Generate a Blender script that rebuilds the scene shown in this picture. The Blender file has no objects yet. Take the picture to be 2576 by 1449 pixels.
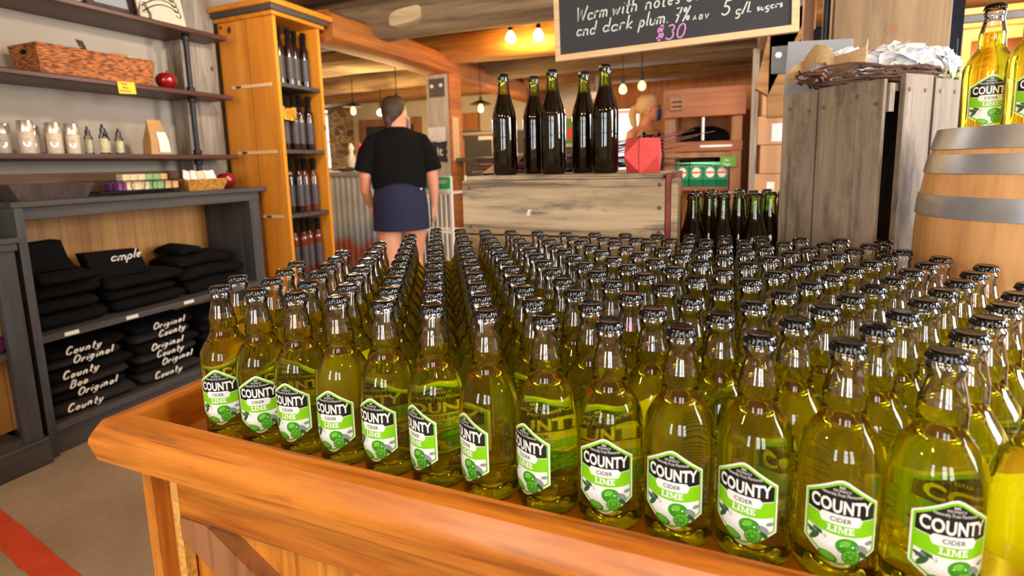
import bpy, bmesh, math, random
from math import sin, cos, pi, radians as R
from mathutils import Vector, Matrix, noise as mnoise
random.seed(7)
scene = bpy.context.scene
col = scene.collection

# ------------------------------------------------------------ camera, world, exposure
cam_d = bpy.data.cameras.new('camera'); cam = bpy.data.objects.new('camera', cam_d); col.objects.link(cam)
CX, CY_, CZ = 0.68790, -0.53716, 1.14235
cr = Vector((0.92552121, 0.37785213, -0.02526373)); cu = Vector((-0.02955114, 0.13857027, 0.98991162)); cf = Vector((-0.37754102, 0.91543763, -0.13941569))
cam.matrix_world = Matrix(((cr.x, cu.x, -cf.x, CX), (cr.y, cu.y, -cf.y, CY_), (cr.z, cu.z, -cf.z, CZ), (0, 0, 0, 1)))
cam_d.sensor_width = 36; cam_d.lens = 36*1327.86/2576; cam_d.shift_y = -(724.5-600)/2576
cam_d.clip_start = 0.05; cam_d.clip_end = 100
cam_d.dof.use_dof = True; cam_d.dof.focus_distance = 0.80; cam_d.dof.aperture_fstop = 5.0
scene.camera = cam
vs = scene.view_settings
vs.view_transform = 'Standard'; vs.look = 'None'; vs.gamma = 1; vs.use_curve_mapping = False; vs.exposure = 0.0
scene.cycles.max_bounces = 16; scene.cycles.transmission_bounces = 14; scene.cycles.glossy_bounces = 5; scene.cycles.use_adaptive_sampling = True; scene.cycles.adaptive_threshold = 0.035
scene.cycles.diffuse_bounces = 3; scene.cycles.transparent_max_bounces = 28
scene.cycles.sample_clamp_indirect = 6.0; scene.cycles.blur_glossy = 0.3
scene.cycles.use_denoising = True
world = bpy.data.worlds.new('daylight'); scene.world = world; world.use_nodes = True
bg = world.node_tree.nodes['Background']; bg.inputs[0].default_value = (0.80, 0.92, 0.95, 1); bg.inputs[1].default_value = 2.0

def area_light(name, loc, aim, sx, sy, power, color):
    l = bpy.data.lights.new(name, 'AREA'); l.shape = 'RECTANGLE'; l.size = sx; l.size_y = sy; l.energy = power; l.color = color
    o = bpy.data.objects.new(name, l); col.objects.link(o); o.location = loc
    o.rotation_euler = (Vector(aim)-Vector(loc)).to_track_quat('-Z', 'Y').to_euler(); return o
def point_light(name, loc, power, color, r=0.03):
    l = bpy.data.lights.new(name, 'POINT'); l.energy = power; l.color = color; l.shadow_soft_size = r
    o = bpy.data.objects.new(name, l); col.objects.link(o); o.location = loc; return o
DAY = (0.93, 0.97, 1.0); WARM = (1.0, 0.62, 0.24); SOFTWARM = (1.0, 0.86, 0.68)
# daylight through the tall windows of the wall behind the camera
BACK_WIN = [(-0.72, -0.27), (0.62, 1.17), (1.42, 1.97)]
for a, b in BACK_WIN:
    area_light('window_daylight', ((a+b)/2, -2.86, 1.42), ((a+b)/2, 0, 1.25), b-a, 1.4, 44, DAY)
# daylight through the window in the right-hand wall and through the far windows
area_light('window_daylight', (3.02, 0.15, 1.45), (0, 0.3, 1.1), 0.9, 1.2, 95, DAY)
area_light('window_daylight', (3.02, 2.35, 1.45), (-1.5, 3.2, 1.0), 0.9, 1.2, 130, DAY)
area_light('window_daylight', (-5.45, 6.62, 1.6), (-4, 3, 1.0), 0.5, 0.9, 60, DAY)
area_light('window_daylight', (-0.52, 6.62, 1.5), (-0.4, 3, 1.1), 0.4, 0.8, 30, DAY)

# ------------------------------------------------------------ helpers
def lin(r, g, b):
    f = lambda c: ((c/255+0.055)/1.055)**2.4 if c > 10 else c/255/12.92
    return (f(r), f(g), f(b), 1)

class MB:
    def __init__(s): s.bm = bmesh.new(); s.mi = 0
    def face(s, vs):
        try: f = s.bm.faces.new(vs); f.material_index = s.mi; return f
        except ValueError: return None
    def v(s, p): return s.bm.verts.new(p)
    def quad(s, a, b, c, d): return s.face([s.v(a), s.v(b), s.v(c), s.v(d)])
    def poly(s, pts): return s.face([s.v(p) for p in pts])
    def hull8(s, P, bev=0.0):
        vv = [s.v(p) for p in P]
        fs = [s.face([vv[i] for i in q]) for q in ((0,3,2,1),(4,5,6,7),(0,1,5,4),(1,2,6,5),(2,3,7,6),(3,0,4,7))]
        if bev > 0:
            es = list({e for f in fs for e in f.edges})
            r = bmesh.ops.bevel(s.bm, geom=es, offset=bev, segments=2, affect='EDGES', profile=0.5)
            for f in r['faces']: f.material_index = s.mi
    def box(s, a, b, bev=0.0):
        x0, y0, z0 = (min(a[i], b[i]) for i in range(3)); x1, y1, z1 = (max(a[i], b[i]) for i in range(3))
        s.hull8([(x0,y0,z0),(x1,y0,z0),(x1,y1,z0),(x0,y1,z0),(x0,y0,z1),(x1,y0,z1),(x1,y1,z1),(x0,y1,z1)], bev)
    def obox(s, c, size, M, bev=0.0):
        c = Vector(c); h = Vector(size)/2
        P = [c + M @ Vector((sx*h.x, sy*h.y, sz*h.z)) for sx, sy, sz in ((-1,-1,-1),(1,-1,-1),(1,1,-1),(-1,1,-1),(-1,-1,1),(1,-1,1),(1,1,1),(-1,1,1))]
        s.hull8(P, bev)
    def bridge(s, rings, closed=True, cap0=True, cap1=True):
        V = [[s.v(p) for p in r] for r in rings]
        n = len(V[0])
        for a, b in zip(V, V[1:]):
            for i in range(n if closed else n-1):
                s.face([a[i], a[(i+1) % n], b[(i+1) % n], b[i]])
        if closed and cap0: s.face(list(reversed(V[0])))
        if closed and cap1: s.face(V[-1])
    def tube(s, pts, r, seg=8, caps=True):
        pts = [Vector(p) for p in pts]; n = len(pts)
        rr = r if isinstance(r, (list, tuple)) else [r]*n
        rings = []; prev = None
        for i, p in enumerate(pts):
            t = (pts[min(i+1, n-1)]-pts[max(i-1, 0)]).normalized()
            if prev is None:
                a = t.orthogonal().normalized()
            else:
                a = (prev - t*prev.dot(t)); a = a.normalized() if a.length > 1e-6 else t.orthogonal().normalized()
            prev = a; b = t.cross(a)
            rings.append([p + (a*cos(2*pi*k/seg)+b*sin(2*pi*k/seg))*rr[i] for k in range(seg)])
        s.bridge(rings, True, caps, caps)
    def lathe(s, prof, c=(0,0,0), seg=32, cap0=True, cap1=True, sx=1, sy=1, fn=None):
        rings = []
        for z, r in prof:
            ring = []
            for k in range(seg):
                a = 2*pi*k/seg; q = r*(fn(a, z) if fn else 1)
                ring.append((c[0]+q*cos(a)*sx, c[1]+q*sin(a)*sy, c[2]+z))
            rings.append(ring)
        s.bridge(rings, True, cap0, cap1)
    def ball(s, c, rx, ry=None, rz=None, seg=16, rings=10, M=None):
        ry = ry or rx; rz = rz or rx; c = Vector(c)
        R_ = []
        for i in range(rings+1):
            th = -pi/2 + pi*i/rings; th = max(-pi/2+0.05, min(pi/2-0.05, th))
            ring = []
            for k in range(seg):
                a = 2*pi*k/seg; p = Vector((rx*cos(th)*cos(a), ry*cos(th)*sin(a), rz*sin(th)))
                ring.append(c + (M @ p if M else p))
            R_.append(ring)
        s.bridge(R_)
    def mesh2d(s, data, f):
        V, F = data; vv = [s.v(f(x, y)) for x, y in V]
        for p in F: s.face([vv[i] for i in p])
    def ribbon(s, line, w, f):
        n = len(line)
        if n < 2: return
        L, Rr = [], []
        for i in range(n):
            x0, y0 = line[max(i-1, 0)]; x1, y1 = line[min(i+1, n-1)]
            dx, dy = x1-x0, y1-y0; d = math.hypot(dx, dy) or 1
            nx, ny = -dy/d*w/2, dx/d*w/2
            x, y = line[i]; L.append(s.v(f(x+nx, y+ny))); Rr.append(s.v(f(x-nx, y-ny)))
        for i in range(n-1): s.face([Rr[i], Rr[i+1], L[i+1], L[i]])
    def xform(s, M): s.bm.transform(M)

def wloc(o):
    p = Vector((0, 0, 0))
    while o is not None: p = p + o.location; o = o.parent
    return p
def build(name, mb, mats, parent=None, smooth=None, loc=None, flip=True):
    """one mesh object; the builder's coordinates are world ones when there is a parent or none, local ones when loc is given"""
    if flip: bmesh.ops.recalc_face_normals(mb.bm, faces=mb.bm.faces)
    me = bpy.data.meshes.new(name)
    if loc is None:
        if parent is not None: mb.xform(Matrix.Translation(-wloc(parent)))
    mb.bm.to_mesh(me); mb.bm.free()
    for m in (mats if isinstance(mats, (list, tuple)) else [mats]): me.materials.append(m)
    if smooth is not None:
        me.shade_smooth()
        if smooth < 180: me.set_sharp_from_angle(angle=R(smooth))
    o = bpy.data.objects.new(name, me); col.objects.link(o)
    if loc is not None: o.location = loc
    if parent is not None: o.parent = parent
    return o
def tag(o, label, cat, group=None, kind=None):
    o['label'] = label; o['category'] = cat
    if group: o['group'] = group
    if kind: o['kind'] = kind
    return o
def thing(name, label, cat, loc=(0,0,0), group=None):
    o = bpy.data.objects.new(name, None); col.objects.link(o); o.location = loc; o.empty_display_size = 0.05
    return tag(o, label, cat, group)
def struct(name, mb, mats, smooth=None):
    o = build(name, mb, mats, None, smooth); o['kind'] = 'structure'; return o
def recenter(o):
    """move a mesh's origin to the middle of its underside, keeping it in place"""
    me = o.data; xs = [v.co for v in me.vertices]
    c = Vector(((min(v.x for v in xs)+max(v.x for v in xs))/2, (min(v.y for v in xs)+max(v.y for v in xs))/2, min(v.z for v in xs)))
    me.transform(Matrix.Translation(-c)); o.location = o.location + c; return o
def solo(name, mb, mats, label, cat, group=None, smooth=None, kind=None):
    o = recenter(build(name, mb, mats, None, smooth)); return tag(o, label, cat, group, kind)
def copy_tree(o, parent=None):
    c = o.copy(); col.objects.link(c)
    if parent is not None: c.parent = parent
    for ch in list(o.children): copy_tree(ch, c)
    return c

# text turned into flat outlines: (points, faces) in metres, baseline at y = 0, centred on x = 0
_tcache = {}
def text2d(s, width=None, height=None, bold=0.0, spacing=1.0, res=3):
    key = (s, bold, spacing)
    if key not in _tcache:
        cu_ = bpy.data.curves.new('lettering', 'FONT'); cu_.body = s; cu_.size = 1; cu_.offset = bold; cu_.space_character = spacing; cu_.resolution_u = res
        ob = bpy.data.objects.new('lettering', cu_); col.objects.link(ob)
        dg = bpy.context.evaluated_depsgraph_get(); me = bpy.data.meshes.new_from_object(ob.evaluated_get(dg))
        V = [(v.co.x, v.co.y) for v in me.vertices]; F = [tuple(p.vertices) for p in me.polygons]
        bpy.data.objects.remove(ob); bpy.data.curves.remove(cu_); bpy.data.meshes.remove(me)
        _tcache[key] = (V, F)
    V, F = _tcache[key]
    x0 = min(p[0] for p in V); x1 = max(p[0] for p in V); y1 = max(p[1] for p in V)
    sx = width/(x1-x0) if width else None; sy = height/y1 if height else None
    sx = sx or sy; sy = sy or sx
    return [((x-(x0+x1)/2)*sx, y*sy) for x, y in V], F

# handwriting: every glyph is a few pen strokes
def arc(cx, cy, rx, ry, a0, a1, n=9):
    return [(cx+rx*cos(R(a0+(a1-a0)*i/n)), cy+ry*sin(R(a0+(a1-a0)*i/n))) for i in range(n+1)]
GL = {
 'a': (.58, [arc(.25,.23,.22,.23,40,400), [(.47,.46),(.46,.1),(.56,.02)]]),
 'b': (.55, [[(.06,1),(.05,.05)], arc(.25,.23,.2,.23,150,-170)]),
 'd': (.58, [arc(.25,.23,.22,.23,40,400), [(.5,1),(.47,.1),(.56,.02)]]),
 'e': (.5, [[(.05,.24),(.42,.3)]+arc(.24,.25,.19,.23,15,320)]),
 'f': (.42, [arc(.32,.8,.13,.17,60,180)+[(.19,.0)], [(.04,.48),(.38,.5)]]),
 'g': (.56, [arc(.24,.23,.21,.23,40,400), [(.46,.46),(.44,-.2)]+arc(.24,-.2,.2,.18,0,-150)]),
 'h': (.56, [[(.08,1),(.05,0)], [(.06,.28)]+arc(.26,.28,.19,.2,150,0)+[(.46,.0)]]),
 'i': (.24, [[(.12,.48),(.1,.06),(.2,.02)], [(.14,.68),(.15,.72)]]),
 'k': (.52, [[(.08,1),(.05,0)], [(.44,.5),(.08,.2),(.48,.0)]]),
 'l': (.26, [[(.14,1),(.1,.1),(.2,.02)]]),
 'm': (.86, [[(.05,.48),(.04,0)], [(.05,.3)]+arc(.22,.3,.16,.18,150,0)+[(.38,.0)], [(.39,.3)]+arc(.56,.3,.16,.18,150,0)+[(.73,.04),(.82,.02)]]),
 'n': (.6, [[(.05,.48),(.04,0)], [(.05,.28)]+arc(.25,.28,.19,.2,150,0)+[(.45,.04),(.54,.02)]]),
 'o': (.52, [arc(.25,.24,.21,.23,90,450)]),
 'p': (.55, [[(.08,.48),(.02,-.36)], arc(.27,.24,.2,.23,160,-160)]),
 'r': (.42, [[(.06,.48),(.04,0)], [(.05,.28)]+arc(.24,.3,.17,.18,150,40)]),
 's': (.42, [arc(.2,.36,.14,.12,40,230)+arc(.2,.12,.15,.12,90,-140)]),
 't': (.42, [[(.2,.86),(.16,.12)]+arc(.26,.12,.1,.11,180,320), [(.0,.52),(.38,.54)]]),
 'u': (.58, [[(.05,.48)]+arc(.24,.2,.19,.2,180,350)+[(.45,.48),(.46,.06),(.54,.02)]]),
 'w': (.76, [[(.03,.48),(.14,.02),(.34,.42),(.46,.02),(.68,.5)]]),
 'y': (.55, [[(.05,.48)]+arc(.24,.2,.19,.2,180,350)+[(.46,.48),(.4,-.22)]+arc(.22,-.2,.18,.16,-10,-170)]),
 'c': (.48, [arc(.26,.24,.2,.23,50,310)]),
 'W': (1.1, [[(.02,.98),(.22,.02),(.5,.8),(.72,.02),(1.04,1)]]),
 'C': (.8, [arc(.46,.5,.4,.48,45,325)]), 'O': (.85, [arc(.42,.5,.38,.48,80,450)]),
 'B': (.7, [[(.1,1),(.06,0)], [(.06,.98)]+arc(.28,.76,.24,.22,90,-80)+arc(.28,.27,.3,.27,85,-120)]),
 'S': (.6, [arc(.32,.74,.22,.22,40,240)+arc(.28,.26,.24,.26,80,-150)]),
 '7': (.6, [[(.04,.96),(.52,1),(.22,0)], [(.12,.5),(.44,.54)]]), '%': (.66, [[(.52,1),(.08,0)], arc(.12,.78,.1,.13,0,360), arc(.48,.2,.1,.13,0,360)]),
 '5': (.62, [[(.54,1),(.16,.98),(.12,.58)]+arc(.24,.32,.27,.3,110,-150)]), '3': (.6, [arc(.26,.76,.22,.22,150,-80)+arc(.26,.27,.27,.28,85,-150)]),
 '0': (.64, [arc(.3,.5,.26,.5,90,450)]), '$': (.6, [arc(.3,.68,.22,.2,40,240)+arc(.28,.3,.24,.22,80,-150), [(.24,1.05),(.24,-.08)], [(.36,1.05),(.36,-.08)]]),
 '/': (.4, [[(.36,1.05),(.02,-.1)]]), 'L': (.5, [[(.1,1),(.06,.02),(.44,.04)]]), 'A': (.62, [[(.02,0),(.28,1),(.52,0)],[(.1,.36),(.46,.36)]]),
 'V': (.6, [[(.02,1),(.26,0),(.54,1)]]), '.': (.22, [[(.08,.0),(.1,.06)]]), ' ': (.42, []),
}
def hand(mb, s, x, y, h, w, f, slant=0.22, jit=0.0, gap=0.0, fit=None):
    """write s with pen strokes of width w and letter height h from (x, y); returns the end x"""
    k = fit/sum((GL.get(c, GL[' '])[0]+.08+gap)*h for c in s) if fit else 1.0
    for ch in s:
        adv, strokes = GL.get(ch, GL[' '])
        dy = random.uniform(-jit, jit)*h
        for st in strokes:
            mb.ribbon([(x+(px*k+slant*py)*h, y+dy+py*h) for px, py in st], w, f)
        x += (adv+0.08+gap)*h*k
    return x
# ------------------------------------------------------------ materials
def new_mat(name):
    m = bpy.data.materials.new(name); m.use_nodes = True
    nt = m.node_tree; b = nt.nodes['Principled BSDF']
    return m, nt, b
def N(nt, t, **k):
    n = nt.nodes.new(t)
    for a, v in k.items(): setattr(n, a, v)
    return n
def plain(name, c, rough=0.6, metal=0.0, var=0.0, scale=20, bump=0.0, spec=0.5, coat=0.0):
    m, nt, b = new_mat(name)
    b.inputs['Base Color'].default_value = c; b.inputs['Roughness'].default_value = rough; b.inputs['Metallic'].default_value = metal
    b.inputs['Specular IOR Level'].default_value = spec; b.inputs['Coat Weight'].default_value = coat
    tc = N(nt, 'ShaderNodeTexCoord'); nz = N(nt, 'ShaderNodeTexNoise'); nz.inputs['Scale'].default_value = scale; nz.inputs['Detail'].default_value = 6
    nt.links.new(tc.outputs['Object'], nz.inputs['Vector'])
    if var:
        rp = N(nt, 'ShaderNodeValToRGB'); rp.color_ramp.elements[0].position = .3; rp.color_ramp.elements[1].position = .7
        rp.color_ramp.elements[0].color = [c[i]*(1-var) for i in range(3)]+[1]; rp.color_ramp.elements[1].color = [min(1, c[i]*(1+var)) for i in range(3)]+[1]
        nt.links.new(nz.outputs['Fac'], rp.inputs['Fac']); nt.links.new(rp.outputs['Color'], b.inputs['Base Color'])
    if bump:
        bp = N(nt, 'ShaderNodeBump'); bp.inputs['Strength'].default_value = bump; bp.inputs['Distance'].default_value = 0.01
        nt.links.new(nz.outputs['Fac'], bp.inputs['Height']); nt.links.new(bp.outputs['Normal'], b.inputs['Normal'])
    return m
def wood(name, dark, light, axis='x', fine=60, rough=0.45, bump=0.15, stain=None, knots=None, board=None, stretch=12, coat=0.0, boardaxis=1, streak=.5):
    """grain running along an axis of the object; stain = a second weathered colour in broad patches; board = width of boards with dark joints"""
    m, nt, b = new_mat(name); L = nt.links
    tc = N(nt, 'ShaderNodeTexCoord'); mp = N(nt, 'ShaderNodeMapping')
    sc = [1.0, 1.0, 1.0]; sc['xyz'.index(axis)] = 1.0/stretch; mp.inputs['Scale'].default_value = sc
    L.new(tc.outputs['Object'], mp.inputs['Vector'])
    n1 = N(nt, 'ShaderNodeTexNoise'); n1.inputs['Scale'].default_value = fine; n1.inputs['Detail'].default_value = 8; n1.inputs['Roughness'].default_value = .65; n1.inputs['Distortion'].default_value = .4
    L.new(mp.outputs[0], n1.inputs['Vector'])
    n2 = N(nt, 'ShaderNodeTexNoise'); n2.inputs['Scale'].default_value = fine*.16; n2.inputs['Detail'].default_value = 4; n2.inputs['Distortion'].default_value = 1.2
    L.new(mp.outputs[0], n2.inputs['Vector'])
    mx = N(nt, 'ShaderNodeMath', operation='MULTIPLY_ADD'); mx.inputs[1].default_value = .55
    L.new(n1.outputs['Fac'], mx.inputs[0]); m2 = N(nt, 'ShaderNodeMath', operation='MULTIPLY'); m2.inputs[1].default_value = .5
    L.new(n2.outputs['Fac'], m2.inputs[0]); L.new(m2.outputs[0], mx.inputs[2])
    rp = N(nt, 'ShaderNodeValToRGB'); e = rp.color_ramp.elements
    e[0].position = .36; e[0].color = dark; e[1].position = .64; e[1].color = light
    L.new(mx.outputs[0], rp.inputs['Fac']); out = rp.outputs['Color']
    def mix(fac, c2, src, typ='MIX'):
        k = N(nt, 'ShaderNodeMix', data_type='RGBA', blend_type=typ); L.new(fac, k.inputs['Factor']); L.new(src, k.inputs['A'])
        k.inputs['B'].default_value = c2; return k.outputs['Result']
    if streak:
        n5 = N(nt, 'ShaderNodeTexNoise'); n5.inputs['Scale'].default_value = fine*1.5; n5.inputs['Detail'].default_value = 5; n5.inputs['Distortion'].default_value = .6
        mp5 = N(nt, 'ShaderNodeMapping'); s5 = [1.0]*3; s5['xyz'.index(axis)] = .035; mp5.inputs['Scale'].default_value = s5
        L.new(tc.outputs['Object'], mp5.inputs['Vector']); L.new(mp5.outputs[0], n5.inputs['Vector'])
        r5 = N(nt, 'ShaderNodeValToRGB'); r5.color_ramp.elements[0].position = .54; r5.color_ramp.elements[1].position = .70; r5.color_ramp.elements[1].color = (streak,)*3+(1,)
        L.new(n5.outputs['Fac'], r5.inputs['Fac']); out = mix(r5.outputs['Color'], [c*.45 for c in dark[:3]]+[1], out)
    if stain:
        n3 = N(nt, 'ShaderNodeTexNoise'); n3.inputs['Scale'].default_value = stain[1]; n3.inputs['Detail'].default_value = 9; n3.inputs['Roughness'].default_value = .7
        mp3 = N(nt, 'ShaderNodeMapping'); s3 = [1.0]*3; s3['xyz'.index(axis)] = .3; mp3.inputs['Scale'].default_value = s3
        L.new(tc.outputs['Object'], mp3.inputs['Vector']); L.new(mp3.outputs[0], n3.inputs['Vector'])
        r3 = N(nt, 'ShaderNodeValToRGB'); r3.color_ramp.elements[0].position = stain[2]; r3.color_ramp.elements[1].position = stain[2]+.14
        L.new(n3.outputs['Fac'], r3.inputs['Fac']); out = mix(r3.outputs['Color'], stain[0], out)
    if knots:
        vo = N(nt, 'ShaderNodeTexVoronoi', feature='F1'); vo.inputs['Scale'].default_value = knots[1]
        mp4 = N(nt, 'ShaderNodeMapping'); s4 = [1.0]*3; s4['xyz'.index(axis)] = .6; mp4.inputs['Scale'].default_value = s4
        L.new(tc.outputs['Object'], mp4.inputs['Vector']); L.new(mp4.outputs[0], vo.inputs['Vector'])
        r4 = N(nt, 'ShaderNodeValToRGB'); r4.color_ramp.elements[0].position = knots[2]*.6; r4.color_ramp.elements[0].color = (1,1,1,1); r4.color_ramp.elements[1].position = knots[2]; r4.color_ramp.elements[1].color = (0,0,0,1)
        L.new(vo.outputs['Distance'], r4.inputs['Fac']); out = mix(r4.outputs['Color'], knots[0], out)
    if board:
        sp = N(nt, 'ShaderNodeSeparateXYZ'); L.new(tc.outputs['Object'], sp.inputs[0])
        dv = N(nt, 'ShaderNodeMath', operation='DIVIDE'); dv.inputs[1].default_value = board; L.new(sp.outputs[boardaxis], dv.inputs[0])
        fr = N(nt, 'ShaderNodeMath', operation='FRACT'); L.new(dv.outputs[0], fr.inputs[0])
        lt = N(nt, 'ShaderNodeMath', operation='LESS_THAN'); lt.inputs[1].default_value = .022; L.new(fr.outputs[0], lt.inputs[0])
        out = mix(lt.outputs[0], [c*.25 for c in dark[:3]]+[1], out)
        fl = N(nt, 'ShaderNodeMath', operation='FLOOR'); L.new(dv.outputs[0], fl.inputs[0])
        wn = N(nt, 'ShaderNodeTexWhiteNoise', noise_dimensions='1D'); L.new(fl.outputs[0], wn.inputs['W'])
        mr = N(nt, 'ShaderNodeMapRange'); mr.inputs['To Min'].default_value = .0; mr.inputs['To Max'].default_value = .28; L.new(wn.outputs['Value'], mr.inputs['Value'])
        out = mix(mr.outputs[0], dark, out)
    L.new(out, b.inputs['Base Color']); b.inputs['Roughness'].default_value = rough; b.inputs['Coat Weight'].default_value = coat; b.inputs['Coat Roughness'].default_value = .2
    bp = N(nt, 'ShaderNodeBump'); bp.inputs['Strength'].default_value = bump; bp.inputs['Distance'].default_value = .004
    L.new(mx.outputs[0], bp.inputs['Height']); L.new(bp.outputs['Normal'], b.inputs['Normal'])
    return m
def thin_glass(name, tint, edge, rough=0.02, ior=1.5, gain=1.0):
    m, nt, b = new_mat(name); nt.nodes.remove(b); L = nt.links; out = nt.nodes['Material Output']
    lw = N(nt, 'ShaderNodeLayerWeight'); lw.inputs['Blend'].default_value = .35
    cm = N(nt, 'ShaderNodeMix', data_type='RGBA'); cm.inputs['A'].default_value = tint; cm.inputs['B'].default_value = edge
    pw = N(nt, 'ShaderNodeMath', operation='POWER'); pw.inputs[1].default_value = 2.0; L.new(lw.outputs['Facing'], pw.inputs[0]); L.new(pw.outputs[0], cm.inputs['Factor'])
    tr = N(nt, 'ShaderNodeBsdfTransparent'); L.new(cm.outputs['Result'], tr.inputs['Color'])
    gl = N(nt, 'ShaderNodeBsdfGlossy'); gl.inputs['Roughness'].default_value = rough; gl.inputs['Color'].default_value = (1, 1, 1, 1)
    fr = N(nt, 'ShaderNodeFresnel'); fr.inputs['IOR'].default_value = ior
    fg = N(nt, 'ShaderNodeMath', operation='MULTIPLY', use_clamp=True); fg.inputs[1].default_value = gain; L.new(fr.outputs[0], fg.inputs[0])
    mx = N(nt, 'ShaderNodeMixShader'); L.new(fg.outputs[0], mx.inputs[0]); L.new(tr.outputs[0], mx.inputs[1]); L.new(gl.outputs[0], mx.inputs[2])
    L.new(mx.outputs[0], out.inputs['Surface']); return m
def liquid(name, tint, see, clear=0.3, ior=1.35, glow=None):
    """cider and its glass as one clear body: colourless surface reflection over tinted refraction"""
    m, nt, b = new_mat(name); nt.nodes.remove(b); L = nt.links; out = nt.nodes['Material Output']
    g = N(nt, 'ShaderNodeBsdfRefraction'); g.inputs['Color'].default_value = tint; g.inputs['IOR'].default_value = ior; g.inputs['Roughness'].default_value = 0.0
    tr = N(nt, 'ShaderNodeBsdfTransparent'); tr.inputs['Color'].default_value = see
    mx = N(nt, 'ShaderNodeMixShader'); mx.inputs[0].default_value = clear; L.new(g.outputs[0], mx.inputs[1]); L.new(tr.outputs[0], mx.inputs[2])
    s = mx
    if glow:
        tl = N(nt, 'ShaderNodeBsdfTranslucent'); tl.inputs['Color'].default_value = glow[0]
        s = N(nt, 'ShaderNodeMixShader'); s.inputs[0].default_value = glow[1]; L.new(mx.outputs[0], s.inputs[1]); L.new(tl.outputs[0], s.inputs[2])
    gl = N(nt, 'ShaderNodeBsdfGlossy'); gl.inputs['Roughness'].default_value = 0.015; gl.inputs['Color'].default_value = (1, 1, 1, 1)
    fr = N(nt, 'ShaderNodeFresnel'); fr.inputs['IOR'].default_value = 1.46
    e = N(nt, 'ShaderNodeMixShader'); L.new(fr.outputs[0], e.inputs[0]); L.new(s.outputs[0], e.inputs[1]); L.new(gl.outputs[0], e.inputs[2])
    L.new(e.outputs[0], out.inputs['Surface']); return m

def glowing(name, c, strength):
    m, nt, b = new_mat(name); b.inputs['Base Color'].default_value = c; b.inputs['Emission Color'].default_value = c; b.inputs['Emission Strength'].default_value = strength; return m

M = {}
M['table'] = wood('varnished_orange_wood', lin(152,76,16), lin(218,134,44), 'x', 55, .40, .10, stain=(lin(166,86,20), 9, .54), coat=.10, streak=.7)
M['table_y'] = wood('varnished_orange_wood_side', lin(166,88,20), lin(222,138,46), 'y', 55, .36, .10, stain=(lin(170,90,22), 9, .57), coat=.15)
M['table_v'] = wood('varnished_orange_wood_upright', lin(170,94,22), lin(226,146,52), 'z', 55, .38, .08, stain=(lin(170,92,22), 9, .57), coat=.1)
M['tray'] = wood('tray_floor_wood', lin(120,66,16), lin(170,100,30), 'x', 30, .4, .05)
M['plywood'] = plain('rough_plywood_edge', lin(226,170,84), .7, var=.25, scale=120, bump=.4)
M['pine'] = wood('orange_pine', lin(198,116,22), lin(228,152,50), 'z', 26, .38, .04, knots=(lin(120,52,14), 5.5, .05), board=.24, stretch=16, boardaxis=0, streak=.22)
M['pine_trim'] = wood('orange_pine_trim', lin(188,106,18), lin(222,146,44), 'y', 30, .38, .04)
M['pine_back'] = wood('pale_pine_boards', lin(176,120,58), lin(206,152,84), 'z', 26, .5, .05, knots=(lin(92,50,22), 6.5, .06), board=.085, stretch=16)
M['redshelf'] = wood('red_brown_stained_wood', lin(58,28,18), lin(92,48,32), 'y', 40, .45, .08)
M['greypaint'] = wood('grey_painted_wood', lin(54,51,50), lin(76,72,70), 'y', 30, .6, .1, stain=(lin(84,88,94), 5, .6))
M['greypaint_v'] = wood('grey_painted_boards', lin(50,49,50), lin(74,74,76), 'z', 30, .6, .1, stain=(lin(68,78,90), 5, .56))
M['greyshelf'] = plain('dark_grey_paint_and_shade', lin(64,58,58), .6, var=.12)
M['plaster'] = plain('beige_plaster', lin(172,160,146), .85, var=.06, scale=4)
M['whiteplaster'] = plain('white_plaster', lin(206,196,180), .85, var=.06, scale=3)
M['barn'] = wood('weathered_barn_board', lin(116,104,92), lin(164,152,138), 'z', 45, .8, .35, stain=(lin(92,72,54), 7, .56), knots=(lin(70,58,48), 4, .05))
M['barn_pale'] = wood('pale_barn_board', lin(156,144,130), lin(204,192,176), 'z', 40, .8, .3, stain=(lin(140,122,102), 6, .55), streak=.35)
M['wainscot'] = wood('dark_pine_strip', lin(112,70,30), lin(146,96,48), 'y', 30, .5, .05)  # darker, browner pine tone than the back boards
M['barnpost'] = wood('brown_barn_plank', lin(122,96,68), lin(166,138,104), 'z', 30, .75, .2, stain=(lin(130,108,84), 4, .55))
M['crate'] = wood('weathered_crate_plank', lin(142,120,94), lin(202,180,150), 'x', 45, .8, .35, stain=(lin(84,80,80), 12.0, .52), streak=.9)
M['crate_v'] = wood('weathered_crate_slats', lin(112,98,84), lin(154,138,120), 'z', 45, .8, .4, stain=(lin(92,78,66), 11, .50), streak=.8)
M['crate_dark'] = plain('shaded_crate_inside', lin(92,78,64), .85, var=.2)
M['rednail'] = plain('rusty_nail', lin(110,74,58), .7)
M['redpaint'] = plain('faded_red_edge', lin(138,66,58), .8, var=.3, scale=30)
M['log_y'] = wood('old_grey_log_lengthwise', lin(88,68,48), lin(140,118,90), 'y', 22, .85, .6, stain=(lin(150,124,92), 4, .62))
M['log_p'] = wood('pale_lit_and_hewn_log', lin(150,128,96), lin(206,188,152), 'x', 22, .85, .7, stain=(lin(140,116,80), 4, .55))
M['log'] = wood('old_grey_log', lin(88,70,50), lin(146,124,96), 'x', 22, .85, .6, stain=(lin(150,124,92), 4, .62))
M['log_l'] = wood('old_brown_log', lin(104,72,40), lin(164,122,74), 'x', 22, .85, .6, stain=(lin(90,70,50), 3, .58))
M['beam'] = wood('orange_squared_beam', lin(132,74,26), lin(184,112,44), 'y', 26, .7, .4, stain=(lin(112,66,28), 3, .58))
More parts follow.
